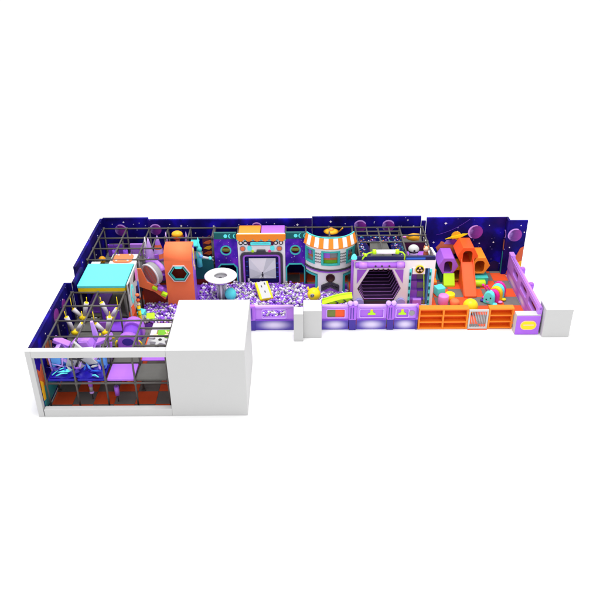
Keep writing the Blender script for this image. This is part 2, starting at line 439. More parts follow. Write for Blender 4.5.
# prints on the left wall
stars(wl1, 'yz', [(.9, 2.3, .05), (1.8, 2.55, .04), (3.1, 2.2, .05), (4.2, 2.6, .04), (2.4, 1.9, .04), (3.7, 1.7, .04)], -9.444)
m = MB(); m.prism([(.4, .1), (2.6, .1), (2.3, .7), (1.5, 1.0), (.9, .9), (.4, 1.1)], 'yz', -9.445, -9.43); part('hill_print', m, 'teal_hill', wl1)
m = MB(); m.prism([(.36, 1.1), (.7, 1.0), (1.0, 1.25), (.8, 1.9), (.55, 1.7), (.36, 1.95)], 'yz', -9.445, -9.42); part('nebula_print', m, 'nebula_print', wl1)
m = MB(); m.prism([(.36, .55), (.55, .5), (.62, 1.2), (.36, 1.45)], 'yz', -9.43, -9.41); part('flare_print', m, 'planet_gold', wl1)
m = MB(); m.prism([(1.4, 1.4), (2.0, 1.3), (2.2, 2.0), (1.7, 2.3), (1.35, 2.0)], 'yz', -9.445, -9.43); part('rock_print', m, 'rock_print', wl1)
print_disc(wl1, 'yz', (3.2, 2.45), .3, -9.44, 'planet_a'); print_disc(wl1, 'yz', (4.2, 2.35), .25, -9.44, 'planet_a')
stars(wl3, 'yz', [(7.4, 2.6, .05), (8.8, 2.4, .05), (10.2, 2.55, .04), (9.5, 1.9, .04)], -9.434)
m = MB(); m.prism([(8.6, .1), (10.6, .1), (10.3, 1.0), (9.8, 1.5), (9.2, 1.1)], 'yz', -9.44, -9.42); part('nebula_print', m, 'nebula_print', wl3)

# ------------------------------------------------------------------ white building masses
t = thing('window_wall', 'white front wall with a long open window and low sill', 'wall', (-7.2, .2, 0))
m = MB(); m.box(-9.64, -9.44, .1, .33, 0, 2.9); part('jamb', m, 'white_paint', t, .01)
m = MB(); m.box(-9.438, -4.722, .1, .33, 2.62, 2.9); part('lintel', m, 'white_paint', t, .01)
m = MB(); m.box(-9.41, -4.722, .1, .33, 0, .32); part('sill', m, 'white_paint', t, .01)
m = MB(); m.box(-4.72, -1.95, .1, 3.6, 0, 2.9); solo('white_block', 'big plain white box closing the right end of the window wall', 'block', m, 'white_paint', bev=.012)
m = MB(); m.box(-.27, .13, 5.0, 5.6, 0, 1.35); solo('white_pillar', 'narrow white pillar standing proud of the wider one beside it', 'pillar', m, 'white_paint', bev=.01)
m = MB(); m.box(.135, .91, 5.25, 6.17, 0, 1.35); solo('white_pillar', 'wide white pillar between two stretches of purple fence', 'pillar', m, 'white_paint', bev=.01)
m = MB(); m.box(10.3, 11.45, 5.19, 5.98, 0, 1.36); solo('white_pillar', 'broad white corner pillar at the far right, beside the yellow sign', 'pillar', m, 'white_paint', bev=.01)

# ------------------------------------------------------------------ climbing frames
def frame(label, xs, ys, levels, decks, beams=None, skip=()):
    t = thing('climbing_frame', label, 'climbing frame', ((xs[0]+xs[-1])/2, (ys[0]+ys[-1])/2, .03))
    zt = levels[-1]
    for i, x in enumerate(xs):
        for j, y in enumerate(ys):
            if (i, j) in skip: continue
            m = MB(); m.tube((x, y, .03), (x, y, zt), .036, 0, 10)
            for zz in levels: m.tube((x, y, zz-.09), (x, y, zz+.05), .052, 0, 10)
            m.tube((x, y, .03), (x, y, .06), .09, 0, 10); part('post', m, 'pipe_grey', t)
    if beams:
        for (a, b, z, along) in beams:
            for zz in (levels if z is None else (z,)):
                for q in along[1]:
                    m = MB(); m.tube((a, q, zz) if along[0] == 'x' else (q, a, zz), (b, q, zz) if along[0] == 'x' else (q, b, zz), .038, 0, 10); part('beam', m, 'pipe_grey', t)
    for z in (() if beams else levels):
        for y in ys:
            m = MB(); m.tube((xs[0], y, z), (xs[-1], y, z), .038, 0, 10); part('beam', m, 'pipe_grey', t)
        for x in xs:
            m = MB(); m.tube((x, ys[0], z), (x, ys[-1], z), .038, 0, 10); part('beam', m, 'pipe_grey', t)
    for (x0, x1, y0, y1, z, mt, lab) in decks:
        m = MB(); m.box(x0+.05, x1-.05, y0+.05, y1-.05, z-.07, z+.03)
        part('deck_panel', m, mt, t, .02, lab)
    return t
DZ = 1.28
FX = [-9.3, -8.22, -7.13, -6.05, -4.84]; FY = [.58, 1.65, 2.75, 3.85, 4.93]
dk = []
for i in range(4):
    for j in range(4):
        if (i == 3 and j >= 1) or (i == 2 and j >= 3): continue
        c = 'deck_grey'; lab = None
        if (i, j) == (2, 0): c = 'purple_top'; lab = 'purple deck panel above the sill'
        if i < 2 and j == 0: c = 'mat_navy'
        if (i, j) in ((1, 3),): c = 'purple_deep'
        dk.append((FX[i], FX[i+1], FY[j], FY[j+1], DZ, c, lab))
cf1 = frame('grey pipe climbing frame behind the white window wall', FX, FY, (DZ-.12, 2.5), dk, beams=[(-9.3, -7.13, None, ('x', [3.85, 4.93])), (-9.3, -4.84, None, ('x', [.58, 1.65, 2.75])), (.58, 4.93, None, ('y', FX[:3])), (.58, 2.75, None, ('y', FX[3:]))], skip=((3, 3), (3, 4), (4, 3), (4, 4), (2, 2), (1, 2), (3, 2), (1, 1)))
for y in (1.02, 2.2):
    m = MB(); m.tube((FX[3], y, 2.5), (FX[4], y, 2.5), .04); part('beam', m, 'pipe_grey', cf1)
BX = [-9.35, -8.26, -7.17, -6.27, -5.2, -4.09, -2.98]; BY = [7.82, 8.92, 10.0, 11.06]
dk = []
for i in range(5):
    for j in range(3):
        if (i >= 2 and j == 0) or (i == 4 and j == 1): continue
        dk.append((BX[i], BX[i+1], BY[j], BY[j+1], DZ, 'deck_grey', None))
cf2 = frame('grey pipe climbing frame in the back left corner', BX[:6], BY, (DZ-.12, 2.5), dk, beams=[(BX[0], BX[5], None, ('x', [10.0, 11.06])), (BX[0], -6.27, None, ('x', [8.92, 7.82])), (7.82, 11.06, None, ('y', BX[:3])), (10.0, 11.06, None, ('y', BX[3:6])), (8.92, 10.0, 2.5, ('y', [-6.7]))], skip=((3, 0), (4, 0), (5, 0), (3, 1), (4, 1), (5, 1)))
GX = [-4.03, -2.92, -1.8, -.66, .30, 1.40, 2.50]; GY = [10.0, 11.06]
dk = [(GX[i], GX[i+1], 10.0, 11.06, DZ, 'deck_grey', None) for i in range(6)]
cf3 = frame('narrow grey pipe frame behind the screen front and round kiosk', GX, GY, (DZ-.12, 2.5), dk)
CX = [2.66, 3.72, 4.76, 5.86]; CY_ = [7.98, 9.4, 10.1, 11.0]
dk = [(4.76, 5.86, 8.05, 11.0, 2.0, 'deck_grey', None)]
cf4 = frame('grey pipe frame above the hexagon tunnel front', CX, CY_, (2.5,), dk, skip=[(1, j) for j in range(4)])
m = MB(); m.tube((CX[0], 10.55, 2.5), (CX[2], 10.55, 2.5), .035); part('beam', m, 'pipe_grey', cf4)
m = MB(); m.tube((4.24, 10.1, 2.5), (4.24, 11.0, 2.5), .035); part('beam', m, 'pipe_grey', cf4)
m = MB(); m.tube((3.18, 10.1, 2.5), (3.18, 11.0, 2.5), .035); part('beam', m, 'pipe_grey', cf4)
# ------------------------------------------------------------------ screen front and its two purple towers
FYF = 9.6                                       # plane of the front
def tower(label, x0, x1, dx0, dx1):
    t = thing('tower_front', label, 'play tower', ((x0+x1)/2, FYF, .03))
    cx = (x0+x1)/2 + .0
    arch = [(dx0, .04), (dx1, .04), (dx1, 1.12), (dx1-.12, 1.28), (dx0+.12, 1.28), (dx0, 1.12)]
    cut_panel('front_panel', [(x0, .03), (x1, .03), (x1, 2.62), (x0, 2.62)], [arch, poly_circ(cx, 2.04, .20, 28)], FYF, FYF+.08, 'tower_purple', t)
    m = MB(); m.ring(poly_circ(cx, 2.04, .255, 28), poly_circ(cx, 2.04, .195, 28), 'xz', FYF-.03, FYF-.003); part('porthole_ring', m, 'teal', t)
    e = .06
    out = [(dx0-e, .04), (dx0-e, 1.15), (dx0+.1, 1.345), (dx1-.1, 1.345), (dx1+e, 1.15), (dx1+e, .04)]
    inn = [(dx0, .04), (dx0, 1.12), (dx0+.12, 1.28), (dx1-.12, 1.28), (dx1, 1.12), (dx1, .04)]
    m = MB()
    for i in range(5):
        a, b, c2, d2 = out[i], out[i+1], inn[i+1], inn[i]
        m.prism([a, b, c2, d2], 'xz', FYF-.03, FYF-.003)
    part('door_frame', m, 'teal', t)
    m = MB(); m.box(x0+.02, x1-.02, FYF-.05, FYF+.08, 2.625, 2.95); hd = part('sign_band', m, 'teal_dark', t, .02)
    w_ = x1-x0
    m = MB(); m.prism(poly_circ(cx+.02, 2.79, .085, 20), 'xz', FYF-.07, FYF-.052); part('sign_dot', m, 'cyan', hd)
    for k in (0, 1):
        xx = cx + .25 + .22*k
        n = 12; po = [(xx+.10*math.cos(PI/2+PI*i/n), 2.79+.11*math.sin(PI/2+PI*i/n)) for i in range(n+1)]
        pi_ = [(xx+.05*math.cos(PI/2+PI*i/n), 2.79+.10*math.sin(PI/2+PI*i/n)) for i in range(n+1)]
        m = MB()
        for i in range(n): m.prism([po[i], po[i+1], pi_[i+1], pi_[i]], 'xz', FYF-.07, FYF-.052)
        part('sign_crescent', m, 'cyan', hd)
    m = MB()
    m.box(x0+.03, x1-.03, FYF+.085, FYF+.30, 1.93, 1.99, 0); part('shelf', m, 'olive', t)
    m = MB(); m.box(x0+.03, x1-.03, FYF+.30, FYF+.34, 1.6, 2.3, 0); part('inner_board', m, 'brown_red', t)
    rg = random.Random(int(abs(x0)*100) % 97)
    for _ in range(16):
        u, v = rg.uniform(x0+.06, x1-.06), rg.uniform(1.42, 2.55)
        if abs(u-cx) < .30 and abs(v-2.04) < .30: continue
        r_ = rg.uniform(.014, .03); m = MB(); m.prism([(u, v-r_), (u+r_*.4, v), (u, v+r_), (u-r_*.4, v)], 'xz', FYF-.006, FYF-.003); part('star_print', m, 'star_print', t)
    return t
tower('purple tower with porthole and arched door, left of the big screen', -3.96, -2.885, -3.80, -2.98)
tower('purple tower with porthole and arched door, right of the big screen', -.66, .26, -.60, .20)

t = thing('screen_front', 'tall game console front with a large grey screen and orange scalloped top', 'console front', (-1.77, FYF, .03))
sx0, sx1 = -2.87, -.675
cut_panel('front_panel', [(sx0, .03), (sx1, .03), (sx1, 2.86), (sx0, 2.86)], [poly_rrect(-2.55, -1.0, .3, 1.72, .12)], FYF, FYF+.10, 'lilac_white', t)
def band(x0, x1, z0, z1, r, e, y0, y1):
    return poly_rrect(x0-e, x1+e, z0-e, z1+e, r+e, 6), poly_rrect(x0, x1, z0, z1, r, 6)
o_, i_ = band(-2.66, -.90, .22, 1.84, .12, .11, 0, 0); m = MB(); m.ring(o_, i_, 'xz', FYF-.10, FYF-.003); part('screen_surround', m, 'grey_dark', t, .012)
o_, i_ = band(-2.57, -.99, .30, 1.75, .10, .085, 0, 0); m = MB(); m.ring(o_, i_, 'xz', FYF-.07, FYF-.02); part('purple_bezel', m, 'purple', t)
m = MB(); m.box(-2.60, -.96, FYF+.0, FYF+.07, .28, 1.78); sc = part('screen', m, 'navy', t)
# picture on the screen: grey room of facets meeting behind a small figure
cxs, czs = -1.76, .80
R0 = [(-2.38, .55), (-1.13, .55), (-1.13, 1.62), (-2.38, 1.62)]
fan = [(-2.38, .55), (-1.95, .55), (-1.55, .55), (-1.13, .55), (-1.13, 1.1), (-1.13, 1.62), (-1.55, 1.62), (-1.95, 1.62), (-2.38, 1.62), (-2.38, 1.1)]
tone = ['screen_d', 'screen_c', 'screen_b', 'screen_d', 'screen_c', 'screen_b', 'screen_a', 'screen_a', 'screen_c', 'screen_b']
m = MB()
for i in range(10):
    a, b = fan[i], fan[(i+1) % 10]
    m.prism([(cxs, czs), a, b], 'xz', FYF-.012, FYF-.004, ['screen_a','screen_b','screen_c','screen_d'].index(tone[i]))
part('picture', m, ['screen_a','screen_b','screen_c','screen_d'], sc)
m = MB(); m.prism([(-1.79, .62), (-1.73, .62), (-1.71, .74), (-1.73, .82), (-1.79, .82), (-1.81, .74)], 'xz', FYF-.018, FYF-.0125); m.prism(poly_circ(-1.76, .86, .036, 12), 'xz', FYF-.018, FYF-.0125); part('pictured_figure', m, 'grey_dark', sc)
m = MB(); m.prism([(-1.84, .56), (-1.68, .56), (-1.70, .63), (-1.82, .63)], 'xz', FYF-.02, FYF-.0185); part('pictured_base', m, 'white_paint', sc)
m = MB()
for k in range(4):
    m.box(-1.10, -1.0, FYF-.008, FYF-.0005, .62+.24*k, .65+.24*k); m.box(-2.53, -2.43, FYF-.008, FYF-.0005, .7+.24*k, .72+.24*k)
part('screen_ticks', m, 'blue', sc)
# orange scalloped canopy
n = 6; pts = [(sx0-.03, 2.87), (sx1+.03, 2.87)]
wv = (sx1-sx0+.06)/n; low = []
for k in range(n):
    x_ = sx1+.03-wv*k
    for q in range(7): low.append((x_-wv*q/6, 2.64 - .13*math.sin(PI*q/6)))
cut_panel('scalloped_top', [(sx0-.03, 2.87), (sx1+.03, 2.87)] + low, [], FYF-.08, FYF-.003, 'orange', t)
m = MB()
for k in range(7): m.prism(poly_circ(sx0+.0+(sx1-sx0)*k/6, 2.585, .05, 12), 'xz', FYF-.05, FYF-.006)
part('bead_row', m, 'teal', t)
m = MB(); m.prism(poly_rrect(-2.40, -1.20, 2.30, 2.50, .05), 'xz', FYF-.04, FYF-.003, 0); pl = part('name_sign', m, 'maroon', t)
m = MB(); m.prism(poly_rrect(-2.27, -1.33, 2.325, 2.475, .04), 'xz', FYF-.055, FYF-.042); part('sign_face', m, 'cyan', pl)
m = MB(); m.box(-2.18, -1.42, FYF-.062, FYF-.057, 2.385, 2.42); part('sign_stripe', m, 'cyan_top', pl)
for xx in (-2.72, -2.50, -1.10, -.86):
    m = MB(); m.ring(poly_circ(xx, 2.42, .10, 20), poly_circ(xx, 2.42, .065, 20), 'xz', FYF-.04, FYF-.003); part('gauge_ring', m, 'black', t)
    m = MB(); m.prism(poly_circ(xx, 2.42, .064, 20), 'xz', FYF-.02, FYF-.003); part('gauge_face', m, 'facade_white', t)
for xx in (-2.64, -.94):
    m = MB(); m.ring(poly_circ(xx, 2.13, .135, 24), poly_circ(xx, 2.13, .105, 24), 'xz', FYF-.04, FYF-.003); part('dial_ring', m, 'grey_mid', t)
    m = MB(); m.prism(poly_circ(xx, 2.13, .10, 24), 'xz', FYF-.05, FYF-.003); part('dial', m, 'orange_coral', t)
for xx in (-2.32, -1.26):
    m = MB(); m.prism([(xx-.10, 2.10), (xx-.06, 2.04), (xx+.06, 2.04), (xx+.10, 2.10), (xx+.10, 2.20), (xx+.06, 2.26), (xx-.06, 2.26), (xx-.10, 2.20)], 'xz', FYF-.05, FYF-.003); part('button', m, 'cyan', t)
m = MB(); m.prism([(-2.02, 1.955), (-1.56, 1.955), (-1.60, 2.08), (-1.98, 2.08)], 'xz', FYF-.12, FYF-.003); part('camera_hood', m, 'grey_dark', t, .01)
for xx in (-2.18, -1.40):
    m = MB(); m.prism(poly_circ(xx, 1.99, .06, 14), 'xz', FYF-.06, FYF-.003); part('signal_light', m, 'lime' if xx < -2 else 'magenta', t)
m = MB(); m.box(-2.46, -2.36, FYF-.12, FYF-.101, .44, .60); part('speaker_button', m, 'grey_light', t)
m = MB(); m.box(-2.86, -1.84, FYF+.12, 11.0, 2.56, 2.66); solo('roof_mat', 'orange roof mat above the left half of the screen front', 'mat', m, 'orange', bev=.03)
m = MB(); m.box(-1.80, -.70, FYF+.12, 11.0, 2.56, 2.66); solo('roof_mat', 'purple roof mat above the right half of the screen front', 'mat', m, 'purple', bev=.03)

# ------------------------------------------------------------------ round kiosk
KX, KY, KR = 1.40, 9.84, 1.25
t = thing('round_kiosk', 'round white two storey kiosk with orange and white striped awning', 'kiosk', (KX, KY, .03))
A0, A1 = -PI/2-math.radians(64), -PI/2+math.radians(64)
def arcwall(a0, a1, r, z0, z1, th=.06, seg=12, mb=None, mm=0, r_top=None):
    mb = mb or MB(); rt_ = r_top or r
    V = []
    for i in range(seg+1):
        a = a0+(a1-a0)*i/seg; ca, sa = math.cos(a), math.sin(a)
        V += [(KX+r*ca, KY+r*sa, z0), (KX+rt_*ca, KY+rt_*sa, z1), (KX+(rt_-th)*ca, KY+(rt_-th)*sa, z1), (KX+(r-th)*ca, KY+(r-th)*sa, z0)]
    fs = []
    for i in range(seg):
        p = 4*i; q = p+4
        fs += [(p, q, q+1, p+1), (p+1, q+1, q+2, p+2), (p+2, q+2, q+3, p+3), (p+3, q+3, q, p)]
    fs += [(3, 2, 1, 0), (4*seg, 4*seg+1, 4*seg+2, 4*seg+3)]
    return mb.add(V, fs, mm, False)
D = math.radians; C0 = -PI/2
# upper drum with three real window openings
m = MB()
arcwall(A0, A1, KR, 1.52, 1.74, seg=24, mb=m); arcwall(A0, A1, KR, 2.42, 2.64, seg=24, mb=m)
for a, b in ((-64, -61), (-37, -17), (17, 37), (61, 64)): arcwall(C0+D(a), C0+D(b), KR, 1.741, 2.419, seg=6, mb=m)
part('upper_wall', m, 'facade_white', t)
for a, b in ((-61, -37), (-17, 17), (37, 61)):
    m = MB(); e = 2.6
    arcwall(C0+D(a-e), C0+D(b+e), KR+.03, 2.37, 2.44, seg=8, mb=m, th=.12); arcwall(C0+D(a-e), C0+D(b+e), KR+.03, 1.72, 1.79, seg=8, mb=m, th=.12)
    arcwall(C0+D(a-e), C0+D(a+e*.6), KR+.03, 1.791, 2.369, seg=2, mb=m, th=.12); arcwall(C0+D(b-e*.6), C0+D(b+e), KR+.03, 1.791, 2.369, seg=2, mb=m, th=.12)
    wf = part('window_frame', m, 'teal', t)
    # padded panels seen inside the window
    k = (b-a)/2
    m = MB(); arcwall(C0+D(a), C0+D(a+k*.9), KR-.10, 2.06, 2.45, th=.03, seg=4, mb=m); part('inner_pad', m, 'purple', wf)
    m = MB(); arcwall(C0+D(a+k*.9), C0+D(b), KR-.14, 2.06, 2.45, th=.03, seg=4, mb=m); part('inner_pad', m, 'grey_mid', wf)
    m = MB(); arcwall(C0+D(a), C0+D(b), KR-.10, 1.96, 2.055, th=.03, seg=6, mb=m); part('inner_rail', m, 'rock_print', wf)
    m = MB(); arcwall(C0+D(a), C0+D(b), KR-.12, 1.70, 1.955, th=.03, seg=6, mb=m); part('inner_shelf', m, 'grey_mid' if a < -20 or a > 20 else 'green', wf)
for sgn in (-1, 1):
    for k in range(4):
        m = MB(); pts = []
        for q in range(7):
            a = C0 + D(sgn*(19.5 + 2.4*q)); z = 1.86 + .14*k + (.035 if q % 2 else -.035)
            pts.append((KX+(KR+.012)*math.cos(a), KY+(KR+.012)*math.sin(a), z))
        m.path(pts, .016, 0, 6); part('zigzag_trim', m, 'grey_dark', t)
# awning: alternating stripes with a flared hem
NS = 13
for k in range(NS):
    m = MB(); a = A0+(A1-A0)*k/NS; b = A0+(A1-A0)*(k+1)/NS
    arcwall(a+.002, b-.002, KR+.10, 2.62, 3.06, th=.05, seg=3, mb=m, r_top=KR-.02); part('awning_stripe', m, 'orange' if k % 2 == 0 else 'facade_white', t)
m = MB(); arcwall(A0, A1, KR+.10, 2.58, 2.617, th=.05, seg=24, mb=m); part('awning_hem', m, 'orange', t)
m = MB(); arcwall(A0, A1, KR-.03, 3.061, 3.10, th=.06, seg=24, mb=m); part('awning_rim', m, 'teal', t)
m = MB(); arcwall(A0, A1, KR+.06, 1.45, 1.515, th=.2, seg=24, mb=m); part('upper_ring', m, 'grey_dark', t)
m = MB(); arcwall(A0, A1, KR+.03, 1.36, 1.445, th=.2, seg=24, mb=m); part('purple_ring', m, 'purple', t)
m = MB(); 
arcwall(C0+D(-28), C0+D(28), KR-.02, .03, 1.355, seg=14, mb=m)
arcwall(A0, C0+D(-28.2), KR-.02, 1.22, 1.355, seg=6, mb=m); arcwall(C0+D(28.2), A1, KR-.02, 1.22, 1.355, seg=6, mb=m)
part('lower_wall', m, 'facade_white', t)
for sgn in (-1, 1):
    m = MB(); a, b = sorted((sgn*29, sgn*33)); arcwall(C0+D(a), C0+D(b), KR+.01, .03, 1.16, th=.09, seg=2, mb=m)
    a, b = sorted((sgn*33.2, sgn*62)); arcwall(C0+D(a), C0+D(b), KR+.01, 1.10, 1.18, th=.09, seg=5, mb=m)
    part('door_frame', m, 'teal', t)
m = MB(); m.lathe([(0, .02), (.16, .02), (.16, .04), (.21, .03), (.21, 0)], (KX, KY-KR+.0, 1.09), Matrix(((1,0,0),(0,0,-1),(0,1,0))), 24); part('round_hatch', m, 'hatch_brown', t)
for k, mt in ((0, 'grey_dark'), (1, 'grey_dark'), (2, 'purple')):
    z = .78 - .17*k; y = KY-KR-.02
    m = MB(); m.prism([(KX-.42, z-.20), (KX, z), (KX+.42, z-.20), (KX+.42, z-.08), (KX, z+.12), (KX-.42, z-.08)], 'xz', y-.03+.02*k, y+.06); part('chevron', m, mt, t)
m = MB(); m.lathe([(0, 0), (1.12, 0), (1.12, .06), (0, .06)], (KX, KY, 1.45), None, 40, a0=A0, a1=A1); part('upper_floor', m, 'deck_grey', t)
t = thing('saucer_toy', 'golden flying saucer toy hanging behind the striped awning', 'toy', (1.5, 10.7, 2.4))
m = MB(); m.lathe([(0, -.06), (.22, -.05), (.36, 0), (.22, .06), (.14, .09), (0, .09)], (1.5, 10.7, 2.45), None, 24); part('saucer_disc', m, 'gold', t)
m = MB(); m.sphere((1.5, 10.7, 2.52), .14, sc=(1, 1, .8)); part('saucer_dome', m, 'orange', t)
m = MB(); m.tube((1.9, 10.7, 2.45), (2.02, 10.4, 2.76), .03); part('saucer_fin', m, 'gold', t)

# ------------------------------------------------------------------ tunnel console on the right of the pit
PY = 7.86
t = thing('tunnel_console', 'pale console front with a large dark hexagon tunnel and a stair opening', 'play console', (4.1, PY, .03))
hx = [(2.58, .92), (3.09, 1.90), (4.13, 1.90), (4.56, .92), (4.28, .30), (4.28, .05), (2.90, .05), (2.90, .30)]
stair = [(4.98, .04), (5.80, .04), (5.80, 1.95), (4.98, 1.95)]
cut_panel('front_panel', [(2.40, .03), (6.02, .03), (6.02, 2.35), (2.40, 2.35)], [hx, stair], PY, PY+.08, 'lilac_white', t)
m = MB(); m.box(2.42, 6.0, PY-.01, PY+.14, 2.352, 2.53); part('navy_band', m, 'navy', t, .02)
m = MB(); m.box(4.70, 5.55, PY-.02, PY-.011, 2.40, 2.49); part('band_highlight', m, 'blue', t)
m = MB(); m.box(2.28, 2.395, PY-.06, PY+.10, .03, 2.36); part('side_post', m, 'purple', t, .03)
for poly in ([(2.56, 1.20), (2.56, 1.90), (2.98, 1.90)], [(4.62, 1.20), (4.22, 1.90), (4.62, 1.90)]):
    m = MB(); m.prism(poly, 'xz', PY-.02, PY-.003); part('corner_panel', m, 'purple', t)
m = MB(); m.tube((2.46, PY-.10, 2.17), (4.64, PY-.10, 2.17), .13, 0, 18); cr = part('cross_roller', m, 'purple', t)
for x0, x1 in ((2.62, 2.98), (4.28, 4.60)):
    m = MB(); m.tube((x0, PY-.10, 2.17), (x1, PY-.10, 2.17), .16, 0, 18); part('roller_cap', m, 'lilac', cr)
for xx in (3.34, 3.62, 3.95):
    m = MB(); m.tube((xx, PY-.26, 2.19), (xx, PY-.19, 2.19), .042, 0, 12); part('roller_eye', m, 'grey_dark', cr)
for k in range(4):
    m = MB(); m.sphere((3.28+.22*k, PY-.02, 1.905), .045); part('rim_bead', m, 'maroon', t)
# the tunnel: nine hexagonal bays going back, each with a pale edge line
NB = 9; dyb = .33
def hexpts(k):
    return hx[:5] + [hx[7]]
for k in range(NB):
    y0 = PY+.10+dyb*k
    o6 = hexpts(k)
    sc_ = 1.0
    m = MB(); n = 6
    for i in range(n):
        a, b = o6[i], o6[(i+1) % n]
        if i == 1: continue                       # roofed by its own slab below
        V = [(a[0], y0, a[1]), (b[0], y0, b[1]), (b[0], y0+dyb, b[1]), (a[0], y0+dyb, a[1])]
        m.add(V, [(0, 1, 2, 3)])
    a, b = o6[1], o6[2]
    m.add([(a[0], y0, a[1]), (b[0], y0, b[1]), (b[0], y0+dyb, b[1]), (a[0], y0+dyb, a[1])], [(0, 1, 2, 3)])
    part('tunnel_bay', m, 'tunnel_dark' , t)
    pts = [(p[0] + (.03 if p[0] < 3.5 else -.03), y0+.02, p[1] + (.03 if p[1] < .9 else (-.03 if p[1] > 1 else 0))) for p in o6]
    m = MB(); m.path(pts + [pts[0]], .02, 0, 6); part('edge_line', m, 'tunnel_line', t)
m = MB(); m.box(2.92, 4.26, PY-.02, PY+.09, .04, .28); part('tunnel_sill', m, 'grey_dark', t)
m = MB(); m.prism(hx[:5] + [hx[7]], 'xz', PY+.10+dyb*NB, PY+.14+dyb*NB); part('tunnel_end', m, 'maroon', t)
for xx in (2.70, 4.58):
    m = MB(); m.tube((xx, PY-.14, .24), (xx, PY-.003, .24), .20, 0, 24); part('bumper_disc', m, 'periwinkle', t)
# stair opening
for k in range(5):
    z1 = .30+.36*k; y0 = PY+.10+.20*k
    m = MB(); m.box(4.99, 5.36, y0, y0+.26, .04, z1); part('stair_block', m, 'purple', t, .02)
    m = MB(); m.box(5.365, 5.72, y0+.02, y0+.26, .04, z1-.06); part('stair_block', m, 'grey_mid', t, .02)
    m = MB(); m.box(5.365, 5.72, y0, y0+.26, z1-.058, z1); part('stair_tread', m, 'purple_deep', t, .01)
m = MB(); m.box(5.12, 5.52, PY-.10, PY+.08, .04, .40); part('first_step', m, 'lilac', t, .04)
m = MB(); m.box(5.735, 5.79, PY+.09, PY+1.1, .04, 1.9); part('stair_side', m, 'sky_blue', t)
for xx, sgn in ((4.94, -1), (5.84, 1)):
    m = MB(); m.box(xx-.045, xx+.045, PY-.03, PY-.003, .04, 1.92); js = part('stair_jamb', m, 'cyan', t)
    for k in range(5):
        m = MB(); m.box(xx-.05, xx+.02, PY-.042, PY-.031, .16+.36*k, .32+.36*k); part('jamb_dash', m, 'teal_dark', js)
m = MB(); m.box(5.02, 5.58, PY-.05, PY-.004, 1.68, 1.98); ln = part('stair_lintel', m, 'lilac_white', t)
m = MB(); m.lathe([(0, 0), (.20, 0), (.20, .03), (0, .03)], (5.33, PY-.055, 1.93), Matrix(((1,0,0),(0,0,-1),(0,1,0))), 28); bd = part('badge', m, 'yellow', ln)
m = MB(); m.lathe([(0, 0), (.165, 0), (.165, .01), (0, .01)], (5.33, PY-.086, 1.93), Matrix(((1,0,0),(0,0,-1),(0,1,0))), 28); part('badge_face', m, 'black', bd)
for k in range(3):
    a = PI/2 + 2*PI*k/3
    m = MB(); m.sphere((5.33+.085*math.cos(a), PY-.098, 1.93+.085*math.sin(a)), .05, sc=(1, .2, 1)); part('badge_petal', m, 'peach', bd)
m = MB(); m.path([(5.55, PY+.1, 1.7), (5.6, PY+.05, 1.0), (5.64, PY+.0, .4), (5.66, PY+.02, .1)], .022); part('climbing_rope', m, 'lime', t)
m = MB(); m.box(5.80, 6.0, PY+.09, PY+.16, 2.2, 2.45); part('gable_cap', m, 'white_paint', t)
m = MB(); m.hexa([(5.93, PY+.12, 2.0), (6.02, PY+.12, 2.0), (6.02, 9.0, 2.0), (5.93, 9.0, 2.0), (5.93, PY+.12, 2.62), (6.02, PY+.12, 2.62), (6.02, 9.0, 2.42), (5.93, 9.0, 2.42)]); part('side_wing', m, 'lilac_white', t)
m = MB(); m.box(5.95, 6.02, PY+.10, 11.0, .04, 1.98); part('side_wall', m, 'lilac_white', t)

t = thing('tube_light', 'white tube with lime green claw arms on top of the tunnel console', 'tube', (3.78, PY, 2.55))
m = MB(); m.tube((3.33, PY, 2.78), (4.23, PY, 2.78), .10, 0, 20); part('tube_body', m, 'facade_white', t)
for x0, x1 in ((3.20, 3.36), (4.20, 4.36)):
    m = MB(); m.tube((x0, PY, 2.78), (x1, PY, 2.78), .115, 0, 20); part('end_cap', m, 'lime', t)
m = MB(); m.path([(3.2, PY, 2.76), (3.05, PY-.02, 2.74), (2.93, PY-.03, 2.66), (2.80, PY-.04, 2.52), (2.76, PY-.04, 2.42)], .034); part('claw_arm', m, 'lime', t)
m = MB(); m.sphere((2.90, PY-.03, 2.64), .08); m.path([(2.9, PY-.03, 2.64), (2.78, PY-.03, 2.74)], .034); part('elbow_joint', m, 'lime', t)
m = MB(); m.path([(4.36, PY, 2.78), (4.52, PY-.02, 2.76), (4.62, PY-.03, 2.64), (4.62, PY-.05, 2.42)], .034); part('claw_arm', m, 'lime', t)
t = thing('beacon', 'small cyan cone lamp at the left corner of the tunnel console', 'lamp', (2.40, PY, 2.36))
m = MB(); m.lathe([(.10, 0), (.10, .08), (.07, .10)], (2.40, PY, 2.365), None, 16); part('beacon_base', m, 'pink', t)
m = MB(); m.lathe([(.14, .10), (.12, .2), (.05, .3), (0, .34)], (2.40, PY, 2.365), None, 16); part('beacon_cone', m, 'cyan', t)
